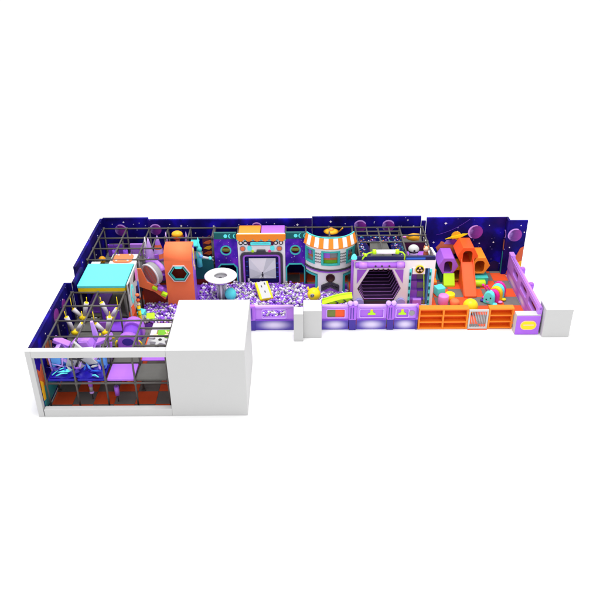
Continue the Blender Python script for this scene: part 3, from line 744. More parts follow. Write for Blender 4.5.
# roof pads with coloured star dots, dark roof behind
t = thing('roof_pad', 'dark grey roof mat in the middle of the tunnel console roof', 'mat', (3.7, 9.2, 2.0))
m = MB(); m.hexa([(3.2, 8.2, 2.04), (4.25, 8.2, 2.04), (4.1, 10.2, 2.04), (3.3, 10.2, 2.04), (3.2, 8.2, 2.1), (4.25, 8.2, 2.1), (4.1, 10.2, 2.1), (3.3, 10.2, 2.1)]); part('mat_pad', m, 'deck_grey', t)
rng = random.Random(3)
def dotted_pad(label, x0, x1, y0, y1, z, tilt):
    t = thing('star_pad', label, 'pad', ((x0+x1)/2, (y0+y1)/2, z))
    m = MB(); m.hexa([(x0, y0, z+max(0, tilt)), (x1, y0, z+max(0, -tilt)), (x1, y1, z+max(0, -tilt)), (x0, y1, z+max(0, tilt)), (x0, y0, z+.05+max(0, tilt)), (x1, y0, z+.05+max(0, -tilt)), (x1, y1, z+.05+max(0, -tilt)), (x0, y1, z+.05+max(0, tilt))], 0)
    cols = ['navy', 'teal', 'rock_print', 'grey_light', 'planet_rim', 'blue']
    for k in range(int((x1-x0)*(y1-y0)*42)):
        u, v = rng.random(), rng.random()
        x = x0+.04+(x1-x0-.08)*u; y = y0+.04+(y1-y0-.08)*v
        zz = z+.053+(max(0, tilt)*(1-u)+max(0, -tilt)*u)
        m.sphere((x, y, zz), rng.uniform(.03, .045), rng.randint(1, 5), 8, 4, sc=(1, 1, .35))
    part('pad_top', m, cols, t)
dotted_pad('navy pad with coloured dots on the left slope of the tunnel roof', 2.68, 3.2, 8.1, 10.0, 2.05, .28)
dotted_pad('navy pad with coloured dots on the right slope of the tunnel roof', 4.25, 4.74, 8.1, 10.0, 2.05, -.28)
dotted_pad('long navy dotted pad at the back of the tunnel roof', 2.7, 4.74, 10.2, 10.95, 2.05, 0)
m = MB(); m.box(4.84, 5.72, 8.1, 9.25, 2.035, 2.10); solo('floor_mat', 'purple mat under the white robot head', 'mat', m, 'purple', bev=.03)
m = MB(); m.box(4.84, 5.80, 9.44, 9.54, 2.035, 2.45); solo('padded_panel', 'dark maroon padded panel behind the white robot head', 'panel', m, 'maroon', bev=.02)
t = thing('robot_toy', 'white robot head with a black visor on the purple mat', 'robot toy', (5.15, 8.75, 2.10))
m = MB(); m.lathe([(0, 0), (.17, 0), (.20, .12), (.22, .25)], (5.15, 8.75, 2.105), None, 24); part('collar', m, 'lilac_white', t)
m = MB(); m.lathe([(.235, 0), (.245, .06), (.235, .1)], (5.15, 8.75, 2.35), None, 24); part('visor', m, 'black', t)
m = MB(); m.sphere((5.15, 8.75, 2.45), .25, sc=(1, 1, .85)); part('dome', m, 'white_paint', t)
m = MB(); m.sphere((5.15, 8.52, 2.48), .05); part('eye', m, 'black', t)
t = thing('gold_rocket', 'golden toy rocket lying on the beam behind the robot head', 'toy', (5.35, 10.0, 2.35))
m = MB(); m.lathe([(0, 0), (.16, .02), (.18, .3), (.14, .5), (.05, .62), (0, .64)], (5.62, 10.2, 2.36), Matrix(((0,0,-1),(0,1,0),(1,0,0))), 18); part('rocket_body', m, 'gold', t)
m = MB(); m.lathe([(.06, 0), (.03, .2), (0, .22)], (4.99, 10.2, 2.36), Matrix(((0,0,-1),(0,1,0),(1,0,0))), 12); part('rocket_nose', m, 'pink', t)
t = thing('fox_toy', 'small brown toy figure at the right edge of the tunnel roof', 'toy', (5.7, 8.8, 2.03))
m = MB(); m.sphere((5.72, 8.8, 2.2), .15, sc=(.8, .8, 1.2)); part('body', m, 'rock_print', t)
m = MB(); m.sphere((5.72, 8.78, 2.44), .13); part('head', m, 'peach', t)
for q in (-.08, .08):
    m = MB(); m.lathe([(.045, 0), (0, .12)], (5.72+q, 8.78, 2.53), None, 10); part('ear', m, 'rock_print', t)
# ------------------------------------------------------------------ fences along the front
def fence_section(label, x0, x1, win, kind, y=5.9):
    t = thing('play_fence', label, 'fence', ((x0+x1)/2, y, .0))
    m = MB(); m.box(x0, x1, y, y+.14, .005, .50); b = part('base_panel', m, 'oval_fade', t, 0); uv_box_front(b, max(x0, -1.95)-.05, x1+.05, -.06, .56)
    cut_panel('upper_panel', [(x0, .505), (x1, .505), (x1, 1.16), (x0, 1.16)], [poly_rrect(a, b2, .62, 1.02, .05) for a, b2 in win], y+.01, y+.13, 'lilac', t, .01)
    m = MB(); m.tube((x0, y+.05, 1.17), (x1, y+.05, 1.17), .075, 0, 14); part('top_rail', m, 'lilac_pale', t)
    m = MB(); m.box(x0, x1, y-.03, y+.0, .485, .545); part('mid_rail', m, 'purple_deep', t, .01)
    for a, b2 in win:
        m = MB(); m.ring(poly_rrect(a-.035, b2+.035, .585, 1.055, .07), poly_rrect(a, b2, .62, 1.02, .05), 'xz', y-.012, y+.008); part('window_rim', m, 'lilac_pale', t)
        if kind == 'emblem':
            m = MB(); m.box(a-.02, b2+.02, y+.05, y+.08, .60, 1.04); pn = part('window_pane', m, 'purple_top', t)
            cx = (a+b2)/2
            m = MB(); m.prism([(cx-.17, .72), (cx+.17, .72), (cx+.16, .80), (cx+.07, .84), (cx+.05, .93), (cx-.05, .93), (cx-.07, .84), (cx-.16, .80)], 'xz', y+.03, y+.048); part('saucer_emblem', m, 'lime', pn)
            m = MB(); m.prism(poly_circ(cx, .94, .06, 14), 'xz', y+.035, y+.0495); part('emblem_cap', m, 'yellow', pn)
        if kind == 'colour':
            cx = (a+b2)/2
            m = MB(); m.box(a-.02, cx-.02, y+.05, y+.08, .60, 1.04); part('window_pane', m, 'olive', t)
            m = MB(); m.box(cx-.018, b2+.02, y+.05, y+.08, .60, 1.04); part('window_pane', m, 'orange_red', t)
    return t
def fence_post(label, x, w, y=5.86, knobs=True):
    t = thing('fence_post', label, 'post', (x, y, 0))
    m = MB(); m.box(x-w/2, x+w/2, y-.04, y+.2, .52, 1.24); part('post_body', m, 'purple', t, .04)
    m = MB()
    for k in range(2): 
        q = MB(); q.box(x-w*.28+w*.32*k, x-w*.20+w*.32*k, y-.06, y-.042, .6, 1.15); part('post_groove', q, 'indigo', t)
    m = MB(); m.box(x-w/2+.02, x+w/2-.02, y-.01, y+.18, .01, .515); part('post_foot', m, 'indigo', t)
    if knobs:
        for sgn in (-1, 1):
            m = MB(); m.sphere((x+sgn*.11, y+.05, 1.32), .115); part('knob', m, 'lilac_pale', t)
    return t
fence_section('purple fence with a window onto the balls, left of the white pillars', -3.2, -.28, [(-1.62, -.62)], 'open')
m = MB()
fence_section('purple fence with a green and orange window, right of the white pillars', .94, 2.08, [(1.16, 1.92)], 'colour')
fence_section('purple fence with a lime saucer emblem under the left of the hexagon', 2.44, 3.72, [(2.58, 3.58)], 'emblem')
fence_section('purple fence with a lime saucer emblem under the right of the hexagon', 4.06, 5.02, [(4.14, 4.66)], 'emblem')
fence_post('plain purple fence post beside the lime slide', 2.26, .34)
fence_post('purple fence post with two round lilac knobs below the hexagon', 3.89, .32)
fence_post('purple end post beside the long orange shelf', 5.03, .10, knobs=False)
fence_post('purple fence post near the big white box', -2.1, .36, knobs=False)
m = MB(); m.tube((4.80, 5.885, .82), (4.80, 5.908, .82), .13, 0, 20); solo('round_plaque', 'grey green round plaque on the last purple fence panel', 'plaque', m, 'grey_mid')

def shelf(label, x0, x1, cols):
    y0, y1 = 5.86, 6.16
    t = thing('shelf_unit', label, 'shelf', ((x0+x1)/2, (y0+y1)/2, 0))
    m = MB(); m.box(x0, x1, y0-.02, y1, .98, 1.05); part('top', m, 'shelf_orange', t, .008)
    m = MB(); m.box(x0, x1, y1-.04, y1-.002, .01, .978); part('back', m, 'shelf_back', t)
    for k in range(cols+1):
        x = x0 + (x1-x0-.07)*k/cols
        m = MB(); m.box(x, x+.07, y0-.005, y1-.042, .01, .978); part('upright', m, 'shelf_orange', t, .006)
    for z in (.03, .34, .66):
        for k in range(cols):
            a = x0 + (x1-x0-.07)*k/cols + .072; b = x0 + (x1-x0-.07)*(k+1)/cols - .002
            m = MB(); m.box(a, b, y0, y1-.042, z, z+.055); part('shelf_board', m, 'shelf_orange', t, .006)
    return t
shelf('long orange open shelf used as a fence, two bays wide', 5.10, 7.24, 2)
shelf('shorter orange open shelf between the white gate and the yellow sign', 8.12, 9.18, 1)
t = thing('gate', 'white barred gate between the two orange shelves', 'gate', (7.68, 5.88, 0))
m = MB(); m.ring([(7.26, .02), (8.10, .02), (8.10, .98), (7.26, .98)], [(7.33, .11), (8.03, .11), (8.03, .90), (7.33, .90)], 'xz', 5.84, 5.91); part('gate_frame', m, 'white_paint', t, .01)
for k in range(9):
    x = 7.40+.07*k
    m = MB(); m.tube((x, 5.875, .10), (x, 5.875, .91), .014, 0, 8); part('bar', m, 'steel', t)
for k in range(2):
    m = MB(); m.box(7.262+.73*k, 7.33+.73*k, 5.912, 5.95, .3+.2*k, .42+.2*k); part('hinge', m, 'grey_mid', t)
m = MB(); m.box(7.26, 8.10, 5.80, 5.90, .004, .03); solo('threshold', 'thin orange floor strip under the white gate', 'strip', m, 'shelf_back')

t = thing('sign_box', 'white topped purple sign box with a yellow pill shaped sign', 'sign', (9.7, 5.6, 0))
m = MB(); m.box(9.19, 10.22, 5.44, 5.80, .01, .95); part('cabinet', m, 'white_paint', t, .01)
m = MB(); m.box(9.20, 10.21, 5.40, 5.438, .01, .92); fp = part('front_board', m, 'purple', t, .01)
m = MB(); m.prism(poly_rrect(9.38, 10.06, .26, .70, .21, 8), 'xz', 5.375, 5.399); part('sign_rim', m, 'peach', fp)
m = MB(); m.prism(poly_rrect(9.41, 10.03, .29, .67, .185, 8), 'xz', 5.36, 5.374); part('sign_face', m, 'yellow_fascia', fp)
m = MB(); m.box(9.50, 9.94, 5.354, 5.3595, .48, .54); part('sign_line', m, 'peach', fp)

# right side fence with three long windows, pale ovals and outer knobs
t = thing('side_fence', 'purple fence with three slot windows along the right side', 'fence', (10.14, 8.0, 0))
ys = [(5.75, 6.95), (7.3, 8.3), (8.8, 9.65)]
cut_panel('upper_panel', [(5.5, .50), (10.6, .50), (10.6, 1.26), (5.5, 1.26)], [poly_rrect(a, b, .68, 1.04, .12) for a, b in ys], 10.08, 10.26, 'lilac', t, .02, plane='yz')
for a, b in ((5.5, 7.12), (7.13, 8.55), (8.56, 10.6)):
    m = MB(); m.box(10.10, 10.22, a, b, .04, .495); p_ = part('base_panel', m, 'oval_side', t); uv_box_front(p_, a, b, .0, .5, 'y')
m = MB(); m.tube((10.17, 5.5, 1.27), (10.17, 10.6, 1.27), .07, 0, 12); part('top_rail', m, 'lilac', t)
m = MB(); m.box(10.06, 10.29, 10.2, 10.6, 1.2, 1.36); part('end_block', m, 'lilac', t, .03)
for y in (7.5, 8.95):
    m = MB(); m.tube((10.29, y, 1.0), (10.29, y, 1.28), .13, 0, 18); m.sphere((10.29, y, 1.28), .13); part('outer_knob', m, 'purple', t)
for a, b in ys:
    m = MB(); m.box(10.262, 10.29, a-.02, b+.02, .64, 1.08); part('window_pane', m, 'brown_red', t)

# ------------------------------------------------------------------ toddler corner
t = thing('tunnel_playset', 'cluster of three hexagon tunnels with slides on the toddler floor', 'playset', (7.7, 10.4, .03))
def hex_tunnel(cx, cz, r, y0, y1, mt, r_hole, lab):
    o6 = poly_hex(cx, cz, r, r*1.0)
    hole = poly_rrect(cx-r_hole, cx+r_hole, cz-r*.74, cz+r*.52, r_hole*.75, 6, )
    p = cut_panel('tunnel_face', o6, [hole], y0, y0+.05, mt, t, .012, lab)
    inn = poly_hex(cx, cz, r-.05, r-.05)
    m = MB(); m.ring(o6, inn, 'xz', y0+.051, y1); part('tunnel_shell', m, mt, t, .012)
    m = MB(); m.prism(inn, 'xz', y1-.03, y1-.005); part('tunnel_back', m, 'rock_print', t)
    return p
def slide(x0, x1, y0, z0, y1, z1, mt):
    m = MB(); th_ = .07
    m.hexa([(x0, y1, z1), (x1, y1, z1), (x1, y0, z0-th_), (x0, y0, z0-th_), (x0, y1, z1+th_), (x1, y1, z1+th_), (x1, y0, z0), (x0, y0, z0)])
    m.hexa([(x0, y1, .032), (x1, y1, .032), (x1, y0, .032), (x0, y0, .032), (x0, y1, z1-.002), (x1, y1, z1-.002), (x1, y0, z0-th_-.002), (x0, y0, z0-th_-.002)])
    return part('slide', m, mt, t, .012)
hex_tunnel(7.06, .95, .48, 9.93, 11.05, 'purple', .19, 'purple hexagon tunnel')
hex_tunnel(7.93, 1.47, .50, 9.95, 11.05, 'orange_red', .22, 'tallest orange red hexagon tunnel')
hex_tunnel(8.56, .95, .49, 9.95, 11.05, 'orange', .22, 'orange hexagon tunnel on the right')
hex_tunnel(7.62, .46, .42, 10.05, 10.95, 'gold', .24, 'low yellow hexagon tunnel in the middle')
slide(6.86, 7.38, 9.91, .58, 9.55, .04, 'lime')
slide(7.66, 8.20, 9.93, 1.16, 8.50, .04, 'orange_red')
for sx in (7.64, 8.205):
    m = MB(); m.hexa([(sx-.02, 8.55, .04), (sx+.02, 8.55, .04), (sx+.02, 9.93, .04), (sx-.02, 9.93, .04), (sx-.02, 8.55, .12), (sx+.02, 8.55, .12), (sx+.02, 9.93, 1.34), (sx-.02, 9.93, 1.34)]); part('slide_side', m, 'orange_red', t, .008)
m = MB(); m.box(8.36, 9.0, 9.75, 10.9, .035, .42); part('base_block', m, 'teal', t, .02)
m = MB(); m.box(6.75, 7.3, 10.0, 10.9, .035, .50); part('base_block', m, 'teal_dark', t, .02)
m = MB(); m.tube((8.30, 9.62, .18), (8.82, 9.62, .18), .17, 0, 22); solo('bolster', 'lime green foam roll lying below the right orange tunnel', 'foam roll', m, 'lime', bev=.01)
m = MB(); m.hexa([(6.1, 10.2, .035), (6.75, 10.2, .035), (6.75, 11.05, .035), (6.1, 11.05, .035), (6.1, 10.7, .95), (6.5, 10.85, .8), (6.5, 11.05, .8), (6.1, 11.05, .95)]); solo('foam_wedge', 'dark teal foam wedge in the corner left of the purple tunnel', 'foam wedge', m, 'teal_hill', bev=.02)

m = MB(); m.sphere((7.63, 7.2, .37), .34, 0, 32, 20); solo('exercise_ball', 'large yellow ball on the toddler floor behind the gate', 'ball', m, 'yellow')
Rz = Matrix.Rotation(.35, 3, 'Z')
m = MB(); m.obox((6.52, 8.85, .25), (.42, .42, .43), Rz); solo('cube_stool', 'cyan foam cube beside the console wall', 'stool', m, 'cyan', bev=.04)
m = MB(); m.lathe([(0, 0), (.22, 0), (.235, .03), (.235, .42), (.21, .46), (0, .47)], (6.56, 7.98, .031), None, 28); solo('round_stool', 'pink round foam stool, tallest of the three round ones', 'stool', m, 'pink')
m = MB(); m.lathe([(0, 0), (.22, 0), (.23, .03), (.23, .32), (.21, .35), (0, .36)], (6.92, 8.33, .031), None, 28); solo('round_stool', 'yellow round foam stool behind the pink one', 'stool', m, 'yellow')
m = MB(); m.lathe([(0, 0), (.22, 0), (.23, .03), (.22, .17), (.16, .24), (0, .26)], (7.08, 7.92, .031), None, 28); solo('round_stool', 'low peach orange foam stool right of the pink one', 'stool', m, 'orange_coral')
t = thing('foam_chair', 'small orange foam chair against the console wall', 'chair', (6.33, 9.6, .03))
m = MB(); m.box(6.12, 6.50, 9.42, 9.82, .031, .38); part('seat', m, 'orange', t, .03)
m = MB(); m.box(6.12, 6.50, 9.83, 9.99, .031, .80); part('backrest', m, 'orange', t, .03)
m = MB(); m.box(6.14, 6.48, 9.40, 9.418, .12, .32); part('front_pocket', m, 'orange_red', t, .01)

# rainbow caterpillar plush: arched segments one behind the other
t = thing('caterpillar_toy', 'big rainbow caterpillar toy with a cyan smiling face on the toddler floor', 'toy', (9.0, 8.3, .03))
dirv = Vector((.52, .72, 0)).normalized(); side = Vector((dirv.y, -dirv.x, 0))
Rm = Matrix((side, dirv, Vector((0, 0, 1)))).transposed()
def arch(c, w, h, d, mt, nm):
    m = MB(); n = 14
    prof = [(-w, 0)] + [(-w*math.cos(PI*i/n), h*.45 + h*.55*math.sin(PI*i/n)) for i in range(n+1)] + [(w, 0)]
    k = len(prof); V = [Vector(c) + Rm @ Vector((u, -d/2, v)) for u, v in prof] + [Vector(c) + Rm @ Vector((u, d/2, v)) for u, v in prof]
    m.add(V, [tuple(range(k))] + [tuple(reversed(range(k, 2*k)))] + [(i, k+i, k+(i+1) % k, (i+1) % k) for i in range(k)])
    return part(nm, m, mt, t, .06)
base = Vector((8.66, 8.0, .035))
hd = arch(base, .25, .66, .24, 'cyan', 'head')
arch(base + dirv*.27 + side*.08, .28, .62, .24, 'magenta', 'body_segment')
arch(base + dirv*.55 + side*.10, .30, .66, .22, 'yellow', 'body_segment')
arch(base + dirv*.80 + side*.08, .31, .68, .20, 'cyan', 'body_segment')
arch(base + dirv*1.02 + side*.06, .31, .70, .16, 'magenta', 'body_segment')
for sg in (-.09, .10):
    p_ = base + Rm @ Vector((sg, -.13, .36 if sg > 0 else .24)); m = MB(); m.sphere(p_, .035); part('eye', m, 'black', hd)
p_ = base - dirv*.15; m = MB(); m.path([p_ + side*-.06 + Vector((0,0,.16)), p_ + Vector((0,0,.13)), p_ + side*.07 + Vector((0,0,.17))], .014); part('mouth', m, 'magenta', hd)
for k, (d_, s_, mt) in enumerate(((-.02, .30, 'cyan'), (.30, .42, 'pink'), (.62, .46, 'yellow'), (.0, -.30, 'indigo'), (.3, -.34, 'magenta'))):
    p_ = base + dirv*d_ + side*s_ + Vector((0, 0, .06)); m = MB(); m.sphere(p_, .10, sc=(1.2, 1, .6)); part('foot', m, mt, t)
for q in (-.12, .06):
    p_ = base + side*(q-.08) + dirv*.05
    m = MB(); m.path([p_ + Vector((0,0,.58)), p_ + Vector((-.08,0,.76)), p_ + Vector((-.17,0,.86))], .035); m.sphere(p_ + Vector((-.18,0,.88)), .06); part('antenna', m, 'magenta', t)

# ------------------------------------------------------------------ ball pit
balls = ['ball_purple', 'ball_purple', 'ball_purple', 'ball_lilac', 'ball_lilac', 'ball_grey', 'ball_grey', 'ball_violet']
rng = random.Random(11)
BR = .06; pts = []
def in_pit(x, y):
    if x < -5.9 and y > 7.75: return False
    if -5.97 < x < -4.65 and 7.58 < y < 9.5: return False
    if (x+3.58)**2+(y-8.2)**2 < .3**2: return False
    if (x-KX)**2+(y-KY)**2 < (KR+.06)**2: return False
    if x > 2.2: return False
    return True
step = BR*2.02
yy = 6.12; row = 0
while yy < 9.58:
    xx = -7.0 + (step/2 if row % 2 else 0)
    while xx < 2.2:
        x, y = xx+rng.uniform(-.025, .025), yy+rng.uniform(-.02, .02)
        if in_pit(x, y):
            hgt = .30 + .035*math.sin(x*2.1+y)*math.cos(y*1.7) + rng.uniform(-.02, .03)
            pts.append((x, y, hgt))
            if rng.random() < .14: pts.append((x+.03, y+.03, hgt+.09))
        xx += step
    yy += step*.87; row += 1
names = {'ball_purple': 'purple', 'ball_lilac': 'pale lilac', 'ball_grey': 'grey', 'ball_violet': 'dark violet'}
vis = [p for p in pts if (p[1] > 7.36 and p[0] > -2.3) or (p[0] < -5.95 and p[1] > 6.5)]
vis.sort(key=lambda p: (p[0])**2 + (p[1]+21.5)**2 + (p[2]-17.6)**2)
near = set(vis[:296])
ico = {}
def ball_mesh(mt):
    if mt not in ico:
        bm = bmesh.new(); bmesh.ops.create_icosphere(bm, subdivisions=2, radius=BR)
        me = bpy.data.meshes.new('ball'); bm.to_mesh(me); bm.free(); me.materials.append(MATS[mt])
        for p in me.polygons: p.use_smooth = True
        ico[mt] = me
    return ico[mt]
rest = []
for p in pts:
    mt = balls[rng.randrange(len(balls))]
    if p in near:
        o = bpy.data.objects.new('pit_ball', ball_mesh(mt)); COL.objects.link(o); o.location = p
        o['label'] = names[mt] + ' plastic ball among the nearest balls of the pit'; o['category'] = 'ball'; o['kind'] = 'thing'; o['group'] = names[mt] + ' balls in the pit'
    else: rest.append((p, mt))
bm0 = bmesh.new(); bmesh.ops.create_icosphere(bm0, subdivisions=2, radius=BR)
bv = [v.co.copy() for v in bm0.verts]; bf = [[v.index for v in f.verts] for f in bm0.faces]; bm0.free()
mlist = ['ball_purple', 'ball_lilac', 'ball_grey', 'ball_violet']
V, F, MI = [], [], []
for p, mt in rest:
    o = len(V); V += [(v.x+p[0], v.y+p[1], v.z+p[2]) for v in bv]; F += [[i+o for i in f] for f in bf]; MI += [mlist.index(mt)]*len(bf)
me = bpy.data.meshes.new('ball_mass'); me.from_pydata(V, [], F)
for q in mlist: me.materials.append(MATS[q])
me.polygons.foreach_set('material_index', MI); me.polygons.foreach_set('use_smooth', [True]*len(F)); me.update()
o = bpy.data.objects.new('ball_mass', me); COL.objects.link(o); o['kind'] = 'stuff'; o['label'] = 'mass of purple, lilac and grey balls filling the pit'; o['category'] = 'balls'
m = MB(); m.box(-7.04, 2.24, 6.1, 9.57, .032, .24); struct('pit_bed', m, 'purple_deep')

# things standing in the ball pit
t = thing('volcano_funnel', 'white ring funnel on a clear ribbed pillar in the ball pit', 'funnel', (-3.58, 8.2, .03))
c_ = (-3.58, 8.2, 0)
m = MB(); m.lathe([(.32, 1.40), (.29, 1.47), (.33, 1.515), (.52, 1.53), (.69, 1.505), (.745, 1.455), (.70, 1.41), (.55, 1.38), (.34, 1.375), (.32, 1.40)], c_, None, 48); part('ring', m, 'facade_white', t)
m = MB(); m.lathe([(.335, 1.42), (.25, 1.30), (.10, 1.22), (0, 1.21)], c_, None, 32); part('bowl', m, 'grey_mid', t)
m = MB(); m.sphere((-3.60, 8.15, 1.32), .10); part('nozzle', m, 'grey_dark', t)
m = MB(); m.lathe([(.42, 1.355), (.36, 1.20), (.24, 1.10)], c_, None, 32); part('skirt', m, 'lilac_pale', t)
for k in range(8):
    a = 2*PI*k/8
    m = MB(); m.tube((-3.58+.19*math.cos(a), 8.2+.19*math.sin(a), .1), (-3.58+.19*math.cos(a), 8.2+.19*math.sin(a), 1.14), .035, 0, 10); part('pillar_rib', m, 'steel' if k % 2 else 'lilac_white', t)
m = MB(); m.tube((-3.58, 8.2, .1), (-3.58, 8.2, 1.15), .15, 0, 18); part('pillar_core', m, 'grey_light', t)
m = MB(); m.sphere((-3.16, 8.06, .58), .27, 0, 28, 18, sc=(.95, .95, 1.15)); solo('giant_ball', 'cyan giant ball beside the white ring funnel', 'ball', m, 'cyan')
# yellow tumbling block and yellow bomb shaped ball
t = thing('dice_cushion', 'white and yellow card shaped cushion tilted in the balls', 'cushion', (-1.65, 8.45, .4))
R = Matrix.Rotation(.42, 3, 'Z') @ Matrix.Rotation(-.5, 3, 'X')
R = Matrix.Rotation(.30, 3, 'Z') @ Matrix.Rotation(.35, 3, 'X')
cc = Vector((-1.66, 8.35, .56))
m = MB(); m.obox(cc, (.62, 1.05, .16), R); part('cushion_body', m, 'yellow', t, .03)
m = MB(); m.obox(cc + R @ Vector((0, 0, .086)), (.42, 1.02, .012), R); part('cushion_top', m, 'white_paint', t, .004)
for dx_, dy_ in ((-.06, .22), (.12, .36), (.02, -.12)):
    m = MB(); m.obox(cc + R @ Vector((dx_, dy_, .095)), (.05, .12, .006), R); part('pip', m, 'grey_dark', t)
t = thing('bomb_ball', 'yellow horned ball with a grey patch, behind the wide white pillar', 'ball', (.62, 7.3, .3))
m = MB(); m.sphere((.62, 7.3, .98), .30, 0, 28, 18); part('body', m, 'yellow', t)
for q in (-.2, .2):
    m = MB(); m.lathe([(.06, 0), (.04, .1), (0, .2)], (.62+q-.04, 7.32, 1.20), Matrix.Rotation(q*.8, 3, 'Y'), 12); part('horn', m, 'yellow', t)
m = MB(); m.sphere((.55, 7.04, 1.06), .10, sc=(1, .5, 1)); part('face_patch', m, 'grey_mid', t)
for q in (-.04, .05):
    m = MB(); m.sphere((.55+q, 6.995, 1.08), .022); part('eye', m, 'black', t)
m = MB(); m.tube((.62, 7.3, .05), (.62, 7.3, .75), .09, 0, 14); part('stand', m, 'gold', t)
# lime arched ride just behind the fence
t = thing('lime_slide', 'lime green curved slide top with dark arrows behind the purple fence', 'slide', (1.55, 6.6, .1))
m = MB(); n = 12
for i in range(n):
    a, b = i/n, (i+1)/n
    f_ = lambda u: (.96+1.30*u, 1.08+.33*math.sin(PI/2*u))
    (xa, za), (xb, zb) = f_(a), f_(b)
    m.hexa([(xa, 6.30, za-.26), (xb, 6.30, zb-.26), (xb, 6.62, zb-.26), (xa, 6.62, za-.26), (xa, 6.30, za-.06), (xb, 6.30, zb-.06), (xb, 6.62, zb), (xa, 6.62, za)])
part('slide_bed', m, 'lime', t)
m = MB(); m.path([f_(i/n)[:1] + (6.62, f_(i/n)[1]+.0) for i in range(n+1)], .05); part('slide_lip', m, 'lime', t)
for i, q in enumerate((.22, .48, .74, .97)):
    x_, z_ = f_(q)
    m = MB(); m.prism([(x_-.07, z_-.26), (x_+.03, z_-.18), (x_-.07, z_-.10), (x_-.01, z_-.10), (x_+.09, z_-.18), (x_-.01, z_-.26)], 'xz', 6.27, 6.295); part('arrow', m, 'grey_dark', t)
for x_ in (1.1, 2.1):
    m = MB(); m.box(x_-.05, x_+.05, 6.38, 6.55, .035, .85); part('leg', m, 'green', t)
# ------------------------------------------------------------------ left side: shop, orange tower, drum
t = thing('play_shop', 'cyan roofed play shop with a yellow fascia, between the two left climbing frames', 'play shop', (-8.1, 6.1, 1.3))
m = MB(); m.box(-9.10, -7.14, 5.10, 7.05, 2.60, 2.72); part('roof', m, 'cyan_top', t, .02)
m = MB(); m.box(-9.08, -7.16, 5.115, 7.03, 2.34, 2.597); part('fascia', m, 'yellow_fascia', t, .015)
for x in (-9.02, -7.24):
    for y in (5.18, 6.96):
        m = MB(); m.tube((x, y, .03), (x, y, 2.338), .042); part('post', m, 'pipe_grey', t)
m = MB(); m.box(-9.0, -7.2, 5.1, 7.0, 1.2, 1.28); part('floor_panel', m, 'deck_grey', t, .02)
m = MB(); m.box(-9.0, -8.2, 5.3, 6.9, 1.285, 1.36); part('floor_cushion', m, 'purple_deep', t, .02)
m = MB(); m.box(-8.1, -7.25, 5.2, 5.28, .05, 1.19); part('dark_apron', m, 'grey_dark', t)
m = MB(); m.box(-7.06, -7.0, 5.05, 6.95, 1.15, 2.80); sp = part('side_panel', m, 'white_paint', t, .01)
X0 = -6.985
def yz_disc(mb, y, z, ry, rz, x0, x1, n=24): mb.prism(poly_circ(y, z, ry, n, rz), 'yz', x1, x0)
m = MB(); yz_disc(m, 5.6, 2.05, .30, .42, -6.999, X0); part('cyan_spot', m, 'cyan', sp)
m = MB(); yz_disc(m, 5.6, 2.05, .14, .24, X0+.001, X0+.012); part('white_spot', m, 'white_paint', sp)
m = MB(); yz_disc(m, 6.6, 2.4, .22, .28, -6.999, X0); part('pink_spot', m, 'pink', sp)
m = MB(); yz_disc(m, 6.7, 1.75, .16, .30, -6.999, X0); part('navy_spot', m, 'blue', sp)
m = MB(); m.prism([(5.1, 2.3), (5.35, 2.75), (5.1, 2.75)], 'yz', X0, -6.999); m.prism([(5.95, 2.4), (6.35, 2.75), (6.35, 2.3)], 'yz', X0, -6.999); part('black_wedge', m, 'black', sp)
m = MB(); m.prism([(5.1, 1.2), (5.7, 1.2), (5.5, 1.6), (5.1, 1.7)], 'yz', X0, -6.999); part('red_flame', m, 'orange_red', sp)
m = MB(); m.prism([(6.1, 1.2), (6.7, 1.2), (6.6, 1.9), (6.3, 2.0)], 'yz', X0, -6.999); part('navy_flame', m, 'navy', sp)
t = thing('counter', 'white counter top with an orange rounded plate, behind the cyan roof', 'counter', (-7.7, 7.9, 1.3))
m = MB(); m.box(-8.36, -7.16, 7.44, 8.42, 2.36, 2.48); part('counter_top', m, 'white_paint', t, .02)
m = MB(); m.prism(poly_rrect(-8.22, -7.38, 7.55, 8.36, .22, 6), 'xy', 2.52, 2.481); pl = part('plate', m, 'orange_coral', t, .01)
for x, y in ((-8.05, 7.68), (-7.55, 7.68), (-8.05, 8.22), (-7.55, 8.22)):
    m = MB(); m.lathe([(.05, 0), (.05, .03), (0, .035)], (x, y, 2.521), None, 12); part('plate_stud', m, 'white_paint', pl)
for x in (-8.28, -7.24):
    for y in (7.52, 8.34):
        m = MB(); m.tube((x, y, 1.32), (x, y, 2.358), .04); part('counter_leg', m, 'grey_light', t)
m = MB(); m.box(-9.15, -8.75, 7.35, 7.75, 2.38, 2.46); solo('tray', 'small white tray on the beam left of the orange plate', 'tray', m, 'white_paint', bev=.02)
t = thing('alien_toy', 'small orange and purple alien figure by the left wall of the back frame', 'toy', (-9.05, 9.0, 1.3))
m = MB(); m.lathe([(0, 0), (.16, .02), (.13, .3), (.08, .42), (0, .44)], (-9.05, 9.0, 1.315), None, 18); part('body', m, 'maroon', t)
m = MB(); m.sphere((-9.05, 9.0, 1.90), .17); part('head', m, 'gold', t)
for q in (-.06, .06):
    m = MB(); m.sphere((-9.05+q, 8.85, 1.93), .035); part('eye', m, 'black', t)

